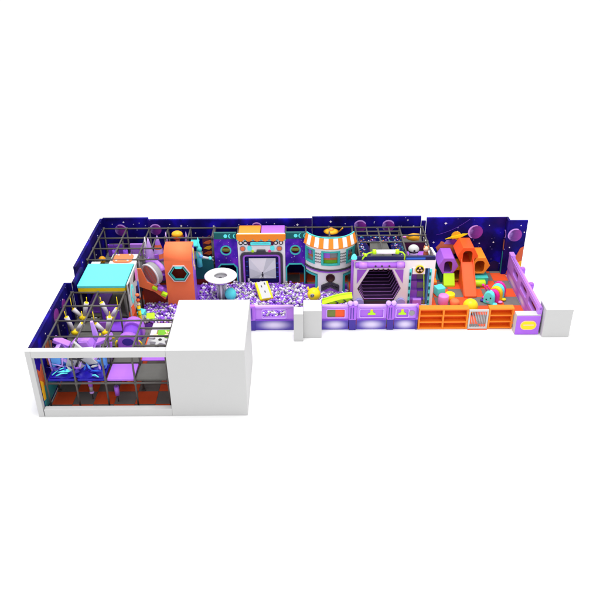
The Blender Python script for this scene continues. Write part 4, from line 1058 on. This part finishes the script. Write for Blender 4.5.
# orange tower with a hexagon porthole
t = thing('hexagon_tower', 'tall orange tower with a rounded top and a hexagon porthole', 'play tower', (-5.32, 8.1, .03))
ox0, ox1, oy0, oy1 = -5.95, -4.72, 7.60, 8.45
hh = [(-5.33+.40*math.cos(PI/3*i), 1.93+.36*math.sin(PI/3*i)) for i in range(6)]
cut_panel('front_panel', [(ox0, .04), (ox1, .04), (ox1, 2.54), (ox0, 2.54)], [hh], oy0, oy0+.06, 'orange_coral', t)
m = MB(); R_ = .52; prof = []
n = 12
for i in range(n+1):
    a = PI - (PI/2)*i/n; prof.append((oy0+R_+R_*math.cos(a), 2.54+R_*math.sin(a)))
prof += [(oy1, 3.06)]
inner = [(y+.06 if i == 0 else (oy0+R_+(R_-.06)*math.cos(PI-(PI/2)*min(i, n)/n) if i <= n else y), 2.54+(R_-.06)*math.sin(PI-(PI/2)*min(i, n)/n)) for i, (y, z) in enumerate(prof)]
k = len(prof); V = []
for (y, z) in prof: V += [(ox0, y, z), (ox1, y, z)]
for (y, z) in inner: V += [(ox0, y, z), (ox1, y, z)]
fs = []
for i in range(k-1): fs += [(2*i, 2*i+1, 2*i+3, 2*i+2), (2*k+2*i+1, 2*k+2*i, 2*k+2*i+2, 2*k+2*i+3), (2*i, 2*i+2, 2*k+2*i+2, 2*k+2*i), (2*i+1, 2*k+2*i+1, 2*k+2*i+3, 2*i+3)]
m.add(V, fs, 0, False); hood = part('curved_hood', m, 'orange_coral', t)
for p in hood.data.polygons: p.use_smooth = abs(p.normal.x) < .5
m = MB(); m.prism([(oy0+.07, .04), (oy1, .04), (oy1, 2.99)] + [(y+.02, z-.02) for y, z in reversed(prof[1:n+1])] + [(oy0+.07, 2.52)], 'yz', ox1-.05, ox1+.0); part('side_panel', m, 'purple', t)
m = MB(); m.prism([(oy0+.07, .04), (oy1, .04), (oy1, 2.99)] + [(y+.02, z-.02) for y, z in reversed(prof[1:n+1])] + [(oy0+.07, 2.52)], 'yz', ox0+.05, ox0); part('side_panel', m, 'orange_coral', t)
m = MB(); m.box(ox0+.06, ox1-.06, oy0+.5, oy0+.55, .05, 2.52); part('inner_wall', m, 'brown_red', t)
def hexr(r, k=.9): return [(-5.33+r*math.cos(PI/3*i), 1.93+r*k*math.sin(PI/3*i)) for i in range(6)]
for ro_, ri_, y0, y1, mt in ((.50, .455, oy0-.07, oy0-.003, 'grey_light'), (.455, .40, oy0-.05, oy0-.003, 'teal_dark'), (.40, .36, oy0-.065, oy0+.05, 'teal')):
    m = MB(); m.ring(hexr(ro_), hexr(ri_), 'xz', y0, y1); part('porthole_ring', m, mt, t)
m = MB(); m.prism([(-5.46, 2.19), (-5.20, 2.19), (-5.16, 2.28), (-5.50, 2.28)], 'xz', oy0-.09, oy0-.071); part('porthole_plate', m, 'cyan', t)
for i, (y, z, r) in enumerate(((8.0, 2.84, .11), (8.1, 2.5, .13), (8.0, 2.2, .12), (8.25, 2.7, .09), (8.2, 1.9, .1))):
    m = MB(); yz_disc(m, y, z, r, r*1.3, ox1+.001, ox1+.015); part('side_spot', m, 'yellow' if i % 2 else 'peach', t)

# drum, ramp and spiral chute
t = thing('spinning_drum', 'tilted grey drum with a rose coloured window, beside the orange tower', 'drum', (-6.6, 7.7, 1.3))
nv = Vector((-.42, -.80, .30)).normalized(); ax = nv.cross(Vector((0, 0, 1))).normalized(); ay = nv.cross(ax)
nv2 = Vector((-.61, -.74, -.10)).normalized()
ax = nv2.orthogonal().normalized(); ay = nv2.cross(ax); RD = Matrix((ax, ay, nv2)).transposed()
cd = Vector((-6.6, 7.55, 1.88))
m = MB(); m.lathe([(.0, -.30), (.50, -.28), (.53, -.22), (.53, 0)], cd, RD, 40); part('barrel', m, 'grey_mid', t)
m = MB(); m.lathe([(.53, -.02), (.55, .03), (.50, .06), (.45, .03), (.45, -.02)], cd, RD, 40); part('rim', m, 'grey_light', t)
m = MB(); m.lathe([(0, .012), (.455, .012)], cd, RD, 40); part('window', m, 'rose_disc', t)
m = MB()
for q in (-.25, 0, .25):
    r_ = math.sqrt(.44**2 - q*q); m.tube(cd + RD @ Vector((q, -r_, .025)), cd + RD @ Vector((q, r_, .025)), .008)
t_ = t
for q in (-.25, 0, .25):
    r_ = math.sqrt(.44**2-q*q); m = MB(); m.tube(cd + RD @ Vector((q, -r_, .025)), cd + RD @ Vector((q, r_, .025)), .010, 0, 6); part('window_bar', m, 'grey_mid', t)
t = thing('tube_slide', 'orange slide panel running down under the tilted drum', 'slide', (-6.7, 7.5, .03))
m = MB(); m.prism([(-7.14, 2.28), (-7.16, 1.42), (-6.45, 1.12), (-6.02, .72), (-5.97, .86), (-6.3, 1.36), (-6.75, 1.62), (-6.95, 2.28)], 'xz', 7.36, 7.44); part('orange_flank', m, 'orange_coral', t)
m = MB(); m.hexa([(-7.05, 7.45, 1.5), (-6.0, 7.45, .7), (-6.0, 8.2, .7), (-7.05, 8.2, 1.5), (-7.05, 7.45, 1.56), (-6.0, 7.45, .76), (-6.0, 8.2, .76), (-7.05, 8.2, 1.56)]); part('slide_bed', m, 'purple', t)
m = MB(); m.hexa([(-7.05, 7.74, .035), (-6.0, 7.74, .035), (-6.0, 7.8, .035), (-7.05, 7.8, .035), (-7.05, 7.74, 1.48), (-6.0, 7.74, .68), (-6.0, 7.8, .68), (-7.05, 7.8, 1.48)]); part('skirt_board', m, 'brown_red', t)
for x_, z_, mt in ((-6.42, 1.32, 'lime'), (-6.2, 1.28, 'purple'), (-6.05, .98, 'lime')):
    m = MB(); m.obox((x_, 7.40, z_), (.26, .2, .16), Matrix.Rotation(.5, 3, 'Y')); part('edge_block', m, mt, t, .03)
t = thing('spiral_chute', 'purple curved chute lip above the tilted drum', 'chute', (-6.6, 8.8, 1.3))
arcp = [(-7.06, 9.15, 1.66), (-6.8, 9.12, 1.72), (-6.55, 8.95, 1.74), (-6.33, 8.66, 1.70), (-6.16, 8.30, 1.60)]
m = MB(); m.path(arcp, .13, 0, 12); part('chute_lip', m, 'lilac', t)
m = MB(); m.path([(x+.02, y-.14, z-.22) for x, y, z in arcp], .15, 0, 12); part('chute_bed', m, 'purple_deep', t)
m = MB(); m.tube((-6.6, 8.9, 1.32), (-6.6, 8.9, 1.62), .08); part('chute_stand', m, 'grey_mid', t)

# toys on the back left deck
t = thing('toy_rocket', 'pale rocket with a lattice mast and purple fins on the back left deck', 'toy rocket', (-7.1, 9.6, 1.31))
m = MB(); m.lathe([(0, 0), (.22, .02), (.20, .5), (.13, .9), (.05, 1.25), (0, 1.42)], (-6.98, 9.6, 1.315), None, 20); part('fuselage', m, 'lilac_pale', t)
for k in range(3):
    a = 2*PI*k/3+.4; m = MB(); m.obox((-6.98+.26*math.cos(a), 9.6+.26*math.sin(a), 1.56), (.30, .06, .48), Matrix.Rotation(a, 3, 'Z')); part('fin', m, 'purple', t, .02)
mast = [(-7.28, 9.5), (-7.08, 9.5)]
for x_, y_ in mast:
    m = MB(); m.tube((x_+.02, y_, 1.32), (-7.12, y_+.1, 2.75), .025, 0, 8); part('mast_leg', m, 'grey_light', t)
m = MB()
for k in range(5):
    z0 = 1.5+.22*k; sq = 1-(z0-1.3)/1.5
    m.path([(-7.13-.13*sq, 9.5+.02*k, z0), (-7.13+.1*sq, 9.5+.02*k, z0+.11), (-7.13-.12*sq, 9.5+.02*k, z0+.22)], .014, 0, 6)
part('mast_lattice', m, 'grey_light', t)
t = thing('purple_bag', 'pair of purple hanging bags below the toy rocket', 'punch bag', (-7.5, 8.6, 1.3))
for q, (x_, y_) in enumerate(((-7.55, 8.75), (-7.42, 8.62))):
    m = MB(); m.lathe([(0, 0), (.10, .03), (.13, .3), (.10, .55), (0, .58)], (x_, y_, 1.42), None, 16); part('bag', m, 'lilac' if q else 'purple', t)
    m = MB(); m.tube((x_, y_, 1.98), (x_, y_, 2.46), .012, 0, 6); part('strap', m, 'grey_dark', t)
t = thing('cone_totem', 'lilac cone with orange bands on the back left deck', 'cone', (-6.68, 10.2, 1.31))
m = MB(); m.lathe([(0, 0), (.32, .0), (.30, .12)], (-6.68, 10.2, 1.315), None, 24); part('cone_base', m, 'lilac', t)
for k, mt in enumerate(('orange_coral', 'lilac_pale', 'orange_coral', 'lilac', 'lilac_pale')):
    z0, z1 = .12+.22*k, .12+.22*(k+1); rr = lambda z: .30*(1-(z-.12)/1.2)
    m = MB(); m.lathe([(rr(z0), z0), (rr(z1)+.001, z1)], (-6.68, 10.2, 1.315), None, 24); part('cone_band', m, mt, t)
t = thing('saucer_toy', 'yellow saucer toy with a red rim behind the orange tower', 'toy', (-5.72, 10.2, 1.31))
m = MB(); m.lathe([(0, 0), (.18, .03), (.30, .12), (.18, .20), (0, .22)], (-5.72, 10.2, 2.36), None, 24); part('saucer_rim', m, 'brown_red', t)
m = MB(); m.sphere((-5.72, 10.2, 2.60), .22, sc=(1.2, 1, .7)); part('saucer_dome', m, 'gold', t)
m = MB(); m.lathe([(.14, 0), (.08, .6), (.10, 1.05)], (-5.72, 10.2, 1.315), None, 16); part('saucer_stand', m, 'orange_coral', t)
for i, (x_, lab) in enumerate(((-6.25, 'slim lilac spire left of the yellow saucer toy'), (-5.30, 'slim lilac spire just right of the yellow saucer toy'))):
    m = MB(); m.lathe([(0, 0), (.10, 0), (.10, .5), (.05, .9), (.09, .95), (.03, 1.25), (0, 1.45)], (x_, 10.15, 1.315), None, 16); solo('spire', lab, 'spire', m, 'lilac_pale')
t = thing('crane_toy', 'cyan crane toy with a long grey forearm, right of the orange tower', 'crane toy', (-4.7, 9.4, 1.31))
m = MB(); m.lathe([(0, 0), (.13, 0), (.11, .5), (.15, .6), (.08, .9), (.10, 1.0), (.05, 1.2), (.02, 1.46), (0, 1.48)], (-4.66, 9.42, 1.315), None, 18); part('column', m, 'cyan', t)
m = MB(); m.sphere((-4.62, 9.36, 2.22), .13); part('shoulder', m, 'teal', t)
m = MB(); m.path([(-4.66, 9.32, 2.15), (-4.60, 9.3, 1.98), (-4.48, 9.28, 1.86), (-4.2, 9.28, 1.80)], .055, 0, 12); part('forearm', m, 'grey_light', t)
m = MB(); m.sphere((-4.55, 9.28, 1.90), .095); part('elbow', m, 'sky_blue', t)
m = MB(); m.sphere((-4.14, 9.28, 1.80), .085); part('wrist', m, 'cyan', t)
for q in (-.06, .06):
    m = MB(); m.path([(-4.06, 9.26, 1.80+q), (-3.98, 9.24, 1.80+q*1.6)], .025, 0, 8); part('claw', m, 'grey_mid', t)
m = MB(); m.box(-5.05, -4.66, 9.3, 9.95, 2.36, 2.44); solo('canopy_mat', 'small cyan mat beside the top of the orange tower', 'mat', m, 'teal', bev=.02)
t = thing('orange_rock', 'striped orange rock print board behind the cyan crane toy', 'board', (-4.35, 10.4, 1.31))
m = MB(); m.prism([(-4.62, 1.32), (-4.10, 1.32), (-4.12, 2.3), (-4.25, 2.45), (-4.4, 2.3), (-4.58, 2.38)], 'xz', 10.35, 10.42); part('board_panel', m, 'maroon', t)
for k, mt in enumerate(('nebula_print', 'planet_gold', 'nebula_print')):
    z = 1.5+.28*k; m = MB(); m.prism([(-4.55, z), (-4.3, z-.06), (-4.15, z+.04), (-4.2, z+.14), (-4.4, z+.10)], 'xz', 10.32, 10.349); part('rock_stripe', m, mt, t)
m = MB(); m.box(-4.95, -4.04, 9.55, 9.62, .55, 1.62); solo('teal_board', 'dark teal board below the cyan crane toy', 'board', m, 'teal_dark', bev=.02)
m = MB(); m.box(-5.15, -4.04, 9.66, 9.72, .04, .54); solo('orange_board', 'brown orange kick board under the teal board', 'board', m, 'brown_red', bev=.02)

# ------------------------------------------------------------------ front left frame: hanging V shapes and toys
def v_swing(loc, rz, label):
    t = thing('v_swing', label, 'hanging swing', (0, 0, 0), 'white and yellow V shaped swings')
    for (dx, dz, nm) in ((-.34, .42, 0), (.24, .72, 1)):
        b = Vector((.05*(1 if dx > 0 else -1), 0, .06)); tip = Vector((dx, 0, dz))
        m = MB(); m.tube(b, tip, .075, 0, 14, r1=.10); part('padded_arm', m, 'grey_light', t)
        d = (tip-b).normalized()
        m = MB(); m.tube(tip - d*.008, tip + d*.02, .07, 0, 14); part('end_cap', m, 'yellow', t)
        m = MB(); m.path([tip + d*.05, tip + Vector((dx*.12, 0, .12)), Vector((dx*1.15, 0, .98))], .017, 0, 6); part('rope', m, 'yellow', t)
    m = MB(); m.sphere((0, 0, .03), .15, sc=(1.15, 1, .85)); part('joint', m, 'yellow', t)
    t.location = loc; t.rotation_euler = (0, 0, rz)
    return t
V0 = v_swing((-8.88, 4.55, 1.52), 0, 'V swing in the far left corner, between the left wall and the cyan roof')
for loc, rz, lab in (((-8.92, 3.45, 1.52), PI, 'V swing by the left wall, just behind the lilac star ship'),
                     ((-7.78, 4.55, 1.52), PI, 'V swing in front of the right end of the yellow fascia'),
                     ((-7.70, 3.42, 1.52), 0, 'V swing over the middle of the deck, beside the purple barrel')):
    q = copy_tree(V0); q.location = loc; q.rotation_euler = (0, 0, rz); q['label'] = lab
t = thing('star_ship', 'lilac and white star ship with black spokes behind the front window', 'play sculpture', (-8.2, 1.6, 1.31))
cs = Vector((-8.14, 1.15, 1.86))
m = MB(); po = []
for i in range(12):
    a = PI/2 + 2*PI*i/12 + .12; r_ = .60 if i % 2 == 0 else .36; r_ *= 1.18; po.append((cs.x + r_*math.cos(a), cs.z + .06 + r_*.98*math.sin(a)))
m.prism(po, 'xz', 1.12, 1.24); st = part('white_star', m, 'white_paint', t, .015)
for i in range(5):
    a = 2*PI*i/5 + .5; m = MB(); m.tube((cs.x, 1.10, cs.z), (cs.x + .34*math.cos(a), 1.105, cs.z + .34*math.sin(a)), .028, 0, 8, r1=.045); part('spoke', m, 'grey_dark', st)
m = MB(); m.hexa([(-8.62, 1.5, 1.9), (-7.72, 1.5, 1.9), (-7.72, 2.3, 1.75), (-8.62, 2.3, 1.75), (-8.5, 1.55, 2.28), (-7.9, 1.55, 2.34), (-7.9, 2.25, 2.15), (-8.5, 2.25, 2.1)]); part('hull_block', m, 'lilac', t, .03)
m = MB(); m.prism([(-7.86, 1.5), (-7.66, 1.5), (-7.70, 2.2), (-7.80, 2.72), (-7.90, 2.72)], 'xz', 2.3, 2.42); part('tail_fin', m, 'lilac_pale', t, .02)
m = MB(); m.obox((-7.38, 2.1, 2.1), (.62, .4, .14), Matrix.Rotation(-.45, 3, 'Y')); part('wing', m, 'lilac', t, .03)
m = MB(); m.obox((-8.95, 1.9, 2.1), (.62, .34, .16), Matrix.Rotation(.5, 3, 'Y')); part('wing', m, 'lilac', t, .03)
m = MB(); m.hexa([(-9.24, 1.2, 1.32), (-9.12, 1.2, 1.32), (-9.12, 2.0, 1.32), (-9.24, 2.0, 1.32), (-9.10, 1.2, 2.1), (-8.92, 1.2, 2.14), (-8.92, 2.0, 2.14), (-9.10, 2.0, 2.1)]); part('side_strut', m, 'lilac_pale', t, .02)
m = MB(); m.prism([(-8.25, 1.32), (-8.05, 1.32), (-8.1, 1.7), (-8.2, 1.7)], 'xz', 1.25, 1.5); part('pedestal', m, 'lilac_white', t)
t = thing('nebula_cushion', 'navy folded cushion with cyan streaks on the deck below the star ship', 'cushion', (-8.2, 1.0, 1.31))
m = MB(); N1, N2 = 44, 12; V = []; fs = []
for j in range(N2+1):
    for i in range(N1+1):
        u, v = i/N1, j/N2
        x = -9.18+1.95*u; y = .68+.85*v
        z = 1.33 + .10*math.sin(PI*v) + .10*math.sin(u*17+v*5)*math.sin(PI*u)*(.4+.6*v) + .05*math.sin(u*31-v*9)*v + .22*v*v
        V.append((x, y, z))
for j in range(N2):
    for i in range(N1): fs.append((j*(N1+1)+i, j*(N1+1)+i+1, (j+1)*(N1+1)+i+1, (j+1)*(N1+1)+i))
k0 = len(V); V += [(x, y, 1.315) for x, y, z in V]
for j in range(N2):
    for i in range(N1): fs.append(tuple(k0+q for q in reversed((j*(N1+1)+i, j*(N1+1)+i+1, (j+1)*(N1+1)+i+1, (j+1)*(N1+1)+i))))
m.add(V, fs, 0, True); part('cushion_body', m, 'mat_navy', t)
for a, b in (((-9.1, .75, 1.42), (-8.7, 1.0, 1.56)), ((-8.95, .72, 1.40), (-8.55, .82, 1.44)), ((-7.62, .72, 1.42), (-7.38, .66, 1.38)), ((-8.45, 1.3, 1.6), (-7.9, 1.42, 1.64))):
    m = MB(); m.path([a, ((a[0]+b[0])/2, (a[1]+b[1])/2, (a[2]+b[2])/2+.06), b], .022, 0, 6); part('cyan_streak', m, 'cyan', t)
rng = random.Random(21)
def shard(c, d, L, w, mt, par, nm='shard'):
    c = Vector(c); d = Vector(d).normalized(); a = d.orthogonal().normalized(); b = d.cross(a)
    ring = [c + d*L*.35 + a*w*math.cos(PI/2*i+.4) + b*w*math.sin(PI/2*i+.4) for i in range(4)]
    V = [c] + ring + [c + d*L]
    m = MB(); m.add(V, [(0, 2, 1), (0, 3, 2), (0, 4, 3), (0, 1, 4), (5, 1, 2), (5, 2, 3), (5, 3, 4), (5, 4, 1)]); return part(nm, m, mt, par)
t = thing('crystal_cluster', 'spiky cluster of blue and lilac shards round the white star', 'crystal', (-8.15, 1.35, 1.31))
for (c_, d_, L_, w_, mt) in (((-8.3, 1.3, 1.5), (-.8, -.2, .55), 1.0, .10, 'lilac_pale'), ((-8.4, 1.3, 1.5), (-1, -.1, .1), .85, .12, 'blue'), ((-7.95, 1.3, 1.5), (.7, -.1, .6), .95, .10, 'lilac_pale'),
        ((-7.9, 1.35, 1.5), (1, -.1, .25), .75, .12, 'sky_blue'), ((-8.3, 1.35, 1.55), (-.45, .0, .9), .95, .09, 'purple'), ((-7.95, 1.4, 1.5), (.4, .1, .9), 1.0, .08, 'purple'),
        ((-8.35, 1.0, 1.48), (-.8, -.3, .05), .6, .08, 'cyan'), ((-7.9, 1.0, 1.46), (.8, -.35, .0), .6, .08, 'mat_navy'), ((-8.15, 1.0, 1.5), (-.2, -.8, .1), .4, .09, 'indigo'),
        ((-8.6, 1.5, 1.45), (-.6, .1, .7), .9, .07, 'lilac'), ((-7.6, 1.5, 1.45), (.5, .1, .75), .85, .07, 'lilac_pale'), ((-8.15, 1.45, 1.6), (-.1, .1, 1), .9, .1, 'indigo')):
    shard(c_, d_, L_, w_, mt, t)
for k in range(16):
    a = rng.uniform(.1, PI-.1); x_ = -8.15 + rng.uniform(-.75, .85)
    shard((x_, rng.uniform(.85, 1.25), 1.50), (math.cos(a), -.35, .75*math.sin(a)+.1), rng.uniform(.35, .62), rng.uniform(.035, .06), rng.choice(['lilac_pale', 'blue', 'purple', 'mat_navy', 'sky_blue', 'indigo', 'white_paint']), t)
t = thing('zigzag_frame', 'lilac bent frame leaning on the left wall behind the window', 'frame toy', (-9.1, 1.3, 1.31))
m = MB(); m.path([(-9.15, 1.0, 1.34), (-9.2, 1.0, 2.0), (-8.98, 1.05, 2.28), (-8.72, 1.1, 2.10), (-8.78, 1.1, 1.62), (-9.15, 1.0, 1.36)], .035, 0, 8); part('bent_bar', m, 'lilac_pale', t)
m = MB(); m.prism([(-9.14, 1.55), (-8.82, 1.7), (-8.78, 2.02), (-8.98, 2.18), (-9.16, 1.98)], 'xz', 1.05, 1.08); part('bent_panel', m, 'sky_blue', t)
m = MB(); m.prism([(-7.2, 1.34), (-7.2, 2.2), (-7.0, 2.2), (-7.12, 1.34)], 'xz', 1.7, 1.76); solo('purple_fin', 'slim purple fin panel between the star ship and the purple deck', 'panel', m, 'purple', bev=.01)
m = MB(); m.box(-8.15, -7.35, 4.72, 4.82, 1.32, 2.0); solo('pad_wall', 'upright purple pad behind the V swings under the yellow fascia', 'pad', m, 'purple_deep', bev=.03)
m = MB(); m.box(-8.05, -7.6, 3.86, 3.94, 1.32, 1.75); solo('pad_wall', 'low lilac pad standing in the middle of the V swings', 'pad', m, 'purple', bev=.03)
m = MB(); m.sphere((-8.80, 1.25, 1.72), .20, sc=(1.2, .5, .7)); solo('blue_planet_ball', 'blue oval planet ball left of the white star', 'ball', m, 'sky_blue')
m = MB(); m.box(-7.42, -7.22, 1.2, 1.5, 1.33, 1.95); solo('sky_pillar', 'sky blue padded pillar right of the white star', 'pillar pad', m, 'sky_blue', bev=.05)
for x_, lab in ((-7.86, 'yellow cross shaped peg beside the star ship'), (-7.42, 'yellow cross shaped peg near the purple barrel')):
    m = MB(); m.tube((x_-.16, 3.05, 1.50), (x_+.16, 3.0, 1.56), .035, 0, 8); m.tube((x_-.05, 3.05, 1.33), (x_+.06, 3.0, 1.74), .035, 0, 8); solo('cross_peg', lab, 'peg', m, 'yellow')
# purple barrel ride
t = thing('barrel_ride', 'purple rocking barrel with a dark round hollow, right of the V swings', 'ride', (-6.65, 2.7, 1.31))
m = MB(); n = 14; pr_ = [(-.40, 0)] + [(-.40*math.cos(PI*i/n), .34+.40*math.sin(PI*i/n)) for i in range(n+1)] + [(.40, 0)]
m.prism([(-6.62+u, 1.315+v) for u, v in pr_], 'xz', 2.45, 2.7); part('front_cheek', m, 'purple', t, .04)
m = MB(); m.prism([(-6.62+u*.86, 1.315+v*.86) for u, v in pr_], 'xz', 2.701, 3.3); part('barrel', m, 'purple_deep', t)
m = MB(); m.prism([(-6.60+u, 1.315+v*1.05) for u, v in pr_], 'xz', 3.301, 3.75); part('rear_cheek', m, 'purple', t, .04)
m = MB(); m.prism(poly_circ(-6.62, 1.72, .22, 22, .16), 'xz', 2.435, 2.449); part('hollow', m, 'indigo', t)
for q in (-.5, .5):
    m = MB(); m.path([(-6.62+q, 2.55, 1.4), (-6.62+q, 2.52, 1.62), (-6.62+q*.85, 2.5, 1.75)], .03, 0, 8); part('handle', m, 'yellow', t)
# mats and the star emblem in the right hand bay
m = MB(); m.box(-6.0, -4.9, 3.92, 4.40, 1.28, 1.36); solo('bay_mat', 'pale grey mat at the back of the bay beside the white box', 'mat', m, 'grey_light', bev=.03)
t = thing('green_mat', 'green mat with a pale Y mark beside the white box', 'mat', (-5.5, 3.6, 1.28))
m = MB(); m.box(-5.72, -4.9, 3.30, 3.88, 1.28, 1.36); gm = part('mat_pad', m, 'green', t, .03)
m = MB()
for a in (PI/2+.5, PI/2-.5, -PI/2): m.obox((-5.30+.11*math.cos(a), 3.58+.11*math.sin(a), 1.372), (.24, .06, .012), Matrix.Rotation(a, 3, 'Z'))
part('y_mark', m, 'peach', gm)
m = MB(); m.box(-6.0, -5.74, 3.30, 3.88, 1.28, 1.36); solo('bay_mat', 'small pale grey mat left of the green mat', 'mat', m, 'grey_light', bev=.03)
t = thing('star_flower', 'white six pointed star cushion with a black centre beside the white box', 'cushion', (-5.5, 2.9, 1.34))
po = []
for i in range(12):
    a = 2*PI*i/12+.2; r_ = .42 if i % 2 == 0 else .20; po.append((-5.48+r_*math.cos(a), 2.92+r_*math.sin(a)))
m = MB(); m.prism(po, 'xy', 1.50, 1.36); part('star_pad', m, 'white_paint', t, .02)
m = MB(); m.lathe([(0, 0), (.07, 0), (.06, .03), (0, .04)], (-5.48, 2.92, 1.501), None, 16); part('star_eye', m, 'black', t)
for a in (.9, 2.2):
    m = MB(); m.sphere((-5.48+.36*math.cos(a), 2.92+.36*math.sin(a), 1.52), .08, sc=(1.3, 1, .6)); part('star_tip', m, 'peach', t)
m = MB(); m.box(-6.02, -4.88, 2.50, 3.26, 1.28, 1.355); solo('bay_mat', 'grey mat under the white star cushion', 'mat', m, 'grey_mid', bev=.03)
m = MB(); m.box(-6.02, -4.9, 1.75, 2.4, 1.30, 1.36); solo('bay_mat', 'purple mat behind the plain grey deck at the right of the window', 'mat', m, 'purple', bev=.03)
# coloured foam pieces at the pit's left edge
for (x_, y_, z_, s_, mt, lab) in ((-7.0, 6.75, .22, .32, 'cyan', 'cyan foam block at the left edge of the balls'), (-6.55, 6.40, .16, .36, 'lime', 'lime foam block at the left edge of the balls'), (-6.95, 6.2, .20, .34, 'grey_mid', 'grey foam block in front of the cyan foam block')):
    m = MB(); m.obox((x_, y_, z_+s_/2), (s_, s_, s_), Matrix.Rotation(.4+x_, 3, 'Z') @ Matrix.Rotation(.3, 3, 'X')); solo('foam_block', lab, 'foam block', m, mt, bev=.03)
t = thing('totem_pole', 'thin yellow pole with coloured rings beside the play shop side panel', 'pole', (-6.85, 5.75, .03))
m = MB(); m.tube((-6.85, 5.75, .03), (-6.85, 5.75, 1.5), .07, 0, 12); part('pole', m, 'yellow', t)
for z, mt in ((.95, 'lime'), (1.2, 'teal'), (1.45, 'grey_light'), (1.65, 'orange_red'), (1.9, 'orange_coral')):
    m = MB(); m.sphere((-6.85, 5.75, z), .085, sc=(1, 1, .8)); part('ring', m, mt, t)
# punch rollers and cones under the deck
for x_, y_, zs, lab in ((-7.88, 1.1, (.62, .36, .20), 'purple roller hanging from the deck, the left of the two behind the window'), (-6.88, .95, (.50, .0, .0), 'purple roller on a thin rod, the right of the two behind the window')):
    t = thing('punch_roller', lab, 'roller', (x_, y_, .03))
    m = MB(); m.tube((x_, y_, .03), (x_, y_, 1.16), .02, 0, 8); part('rod', m, 'grey_dark', t)
    if zs[1]:
        m = MB(); m.tube((x_, y_, .66), (x_, y_, 1.12), .085, 0, 16); part('roller', m, 'purple', t)
        m = MB(); m.tube((x_, y_, .42), (x_, y_, .655), .07, 0, 16); part('roller', m, 'grey_mid', t)
        m = MB(); m.sphere((x_, y_, .36), .09, sc=(1, 1, .7)); part('roller_cap', m, 'lilac_pale', t)
    else:
        m = MB(); m.tube((x_, y_, .34), (x_, y_, .74), .09, 0, 16); part('roller', m, 'purple', t)
for x_, y_, lab in ((-7.68, 2.0, 'orange and cream cone lying under the deck, left one'), (-6.66, 2.0, 'orange and cream cone lying under the deck, right one')):
    t = thing('foam_cone', lab, 'cone', (x_, y_, .03))
    RR = Matrix.Rotation(.5, 3, 'Z') @ Matrix.Rotation(PI/2+.2, 3, 'Y')
    m = MB(); m.lathe([(0, 0), (.15, 0), (.09, .2)], (x_-.1, y_+.05, .20), RR, 18); part('cone_base', m, 'orange', t)
    m = MB(); m.lathe([(.09, .2), (.05, .34), (0, .4)], (x_-.1, y_+.05, .20), RR, 18); part('cone_tip', m, 'peach', t)

for x_, y_, mt, lab in ((-8.75, 10.5, 'purple_deep', 'upright purple pad in the far left back bay'), (-7.7, 10.55, 'lilac', 'upright lilac pad in the second back bay')):
    m = MB(); m.box(x_-.38, x_+.38, y_-.05, y_+.05, 1.32, 1.95); solo('pad_wall', lab, 'pad', m, mt, bev=.03)
t = thing('roller_pair', 'two hanging dark violet rollers between the toy rocket and the left wall', 'roller', (-8.2, 9.4, 1.31))
for q in (-.25, .25):
    m = MB(); m.tube((-8.3+q, 9.45, 1.45), (-8.3+q, 9.45, 2.15), .11, 0, 16); part('roller', m, 'purple_deep', t)
    m = MB(); m.tube((-8.3+q, 9.45, 2.15), (-8.3+q, 9.45, 2.46), .012, 0, 6); part('strap', m, 'grey_dark', t)
m = MB(); m.tube((-8.75, 9.45, 2.47), (-7.85, 9.45, 2.47), .025, 0, 8); part('cross_bar', m, 'pipe_grey', t)
# ------------------------------------------------------------------ light, camera
w = bpy.data.worlds.new('World'); scene.world = w; w.use_nodes = True
bg = w.node_tree.nodes['Background']; bg.inputs[0].default_value = (1, 1, 1, 1); bg.inputs[1].default_value = 1.40
la = bpy.data.lights.new('studio_softbox', 'AREA'); la.shape = 'SQUARE'; la.size = 30; la.energy = 46000; la.color = (1, 1, 1)
lo = bpy.data.objects.new('studio_softbox', la); COL.objects.link(lo); lo.location = (0, 6, 60)
cam = bpy.data.cameras.new('camera'); co = bpy.data.objects.new('camera', cam); COL.objects.link(co)
cam.sensor_width = 36; cam.lens = 36*747.5/600; cam.clip_end = 500; cam.clip_start = .5
th, ro = .531, -.007
c, s = math.cos(th), math.sin(th)
fw = Vector((0, c, -s)); rt = Vector((1, 0, 0)); up = Vector((0, s, c))
r2 = math.cos(ro)*rt + math.sin(ro)*up; u2 = -math.sin(ro)*rt + math.cos(ro)*up
M = Matrix((r2, u2, -fw)).transposed().to_4x4(); M.translation = (0, -21.5, 17.6)
co.matrix_world = M
scene.camera = co
scene.view_settings.view_transform = 'Standard'; scene.view_settings.look = 'None'
scene.view_settings.exposure = -.38; scene.view_settings.gamma = 1; scene.view_settings.use_curve_mapping = False
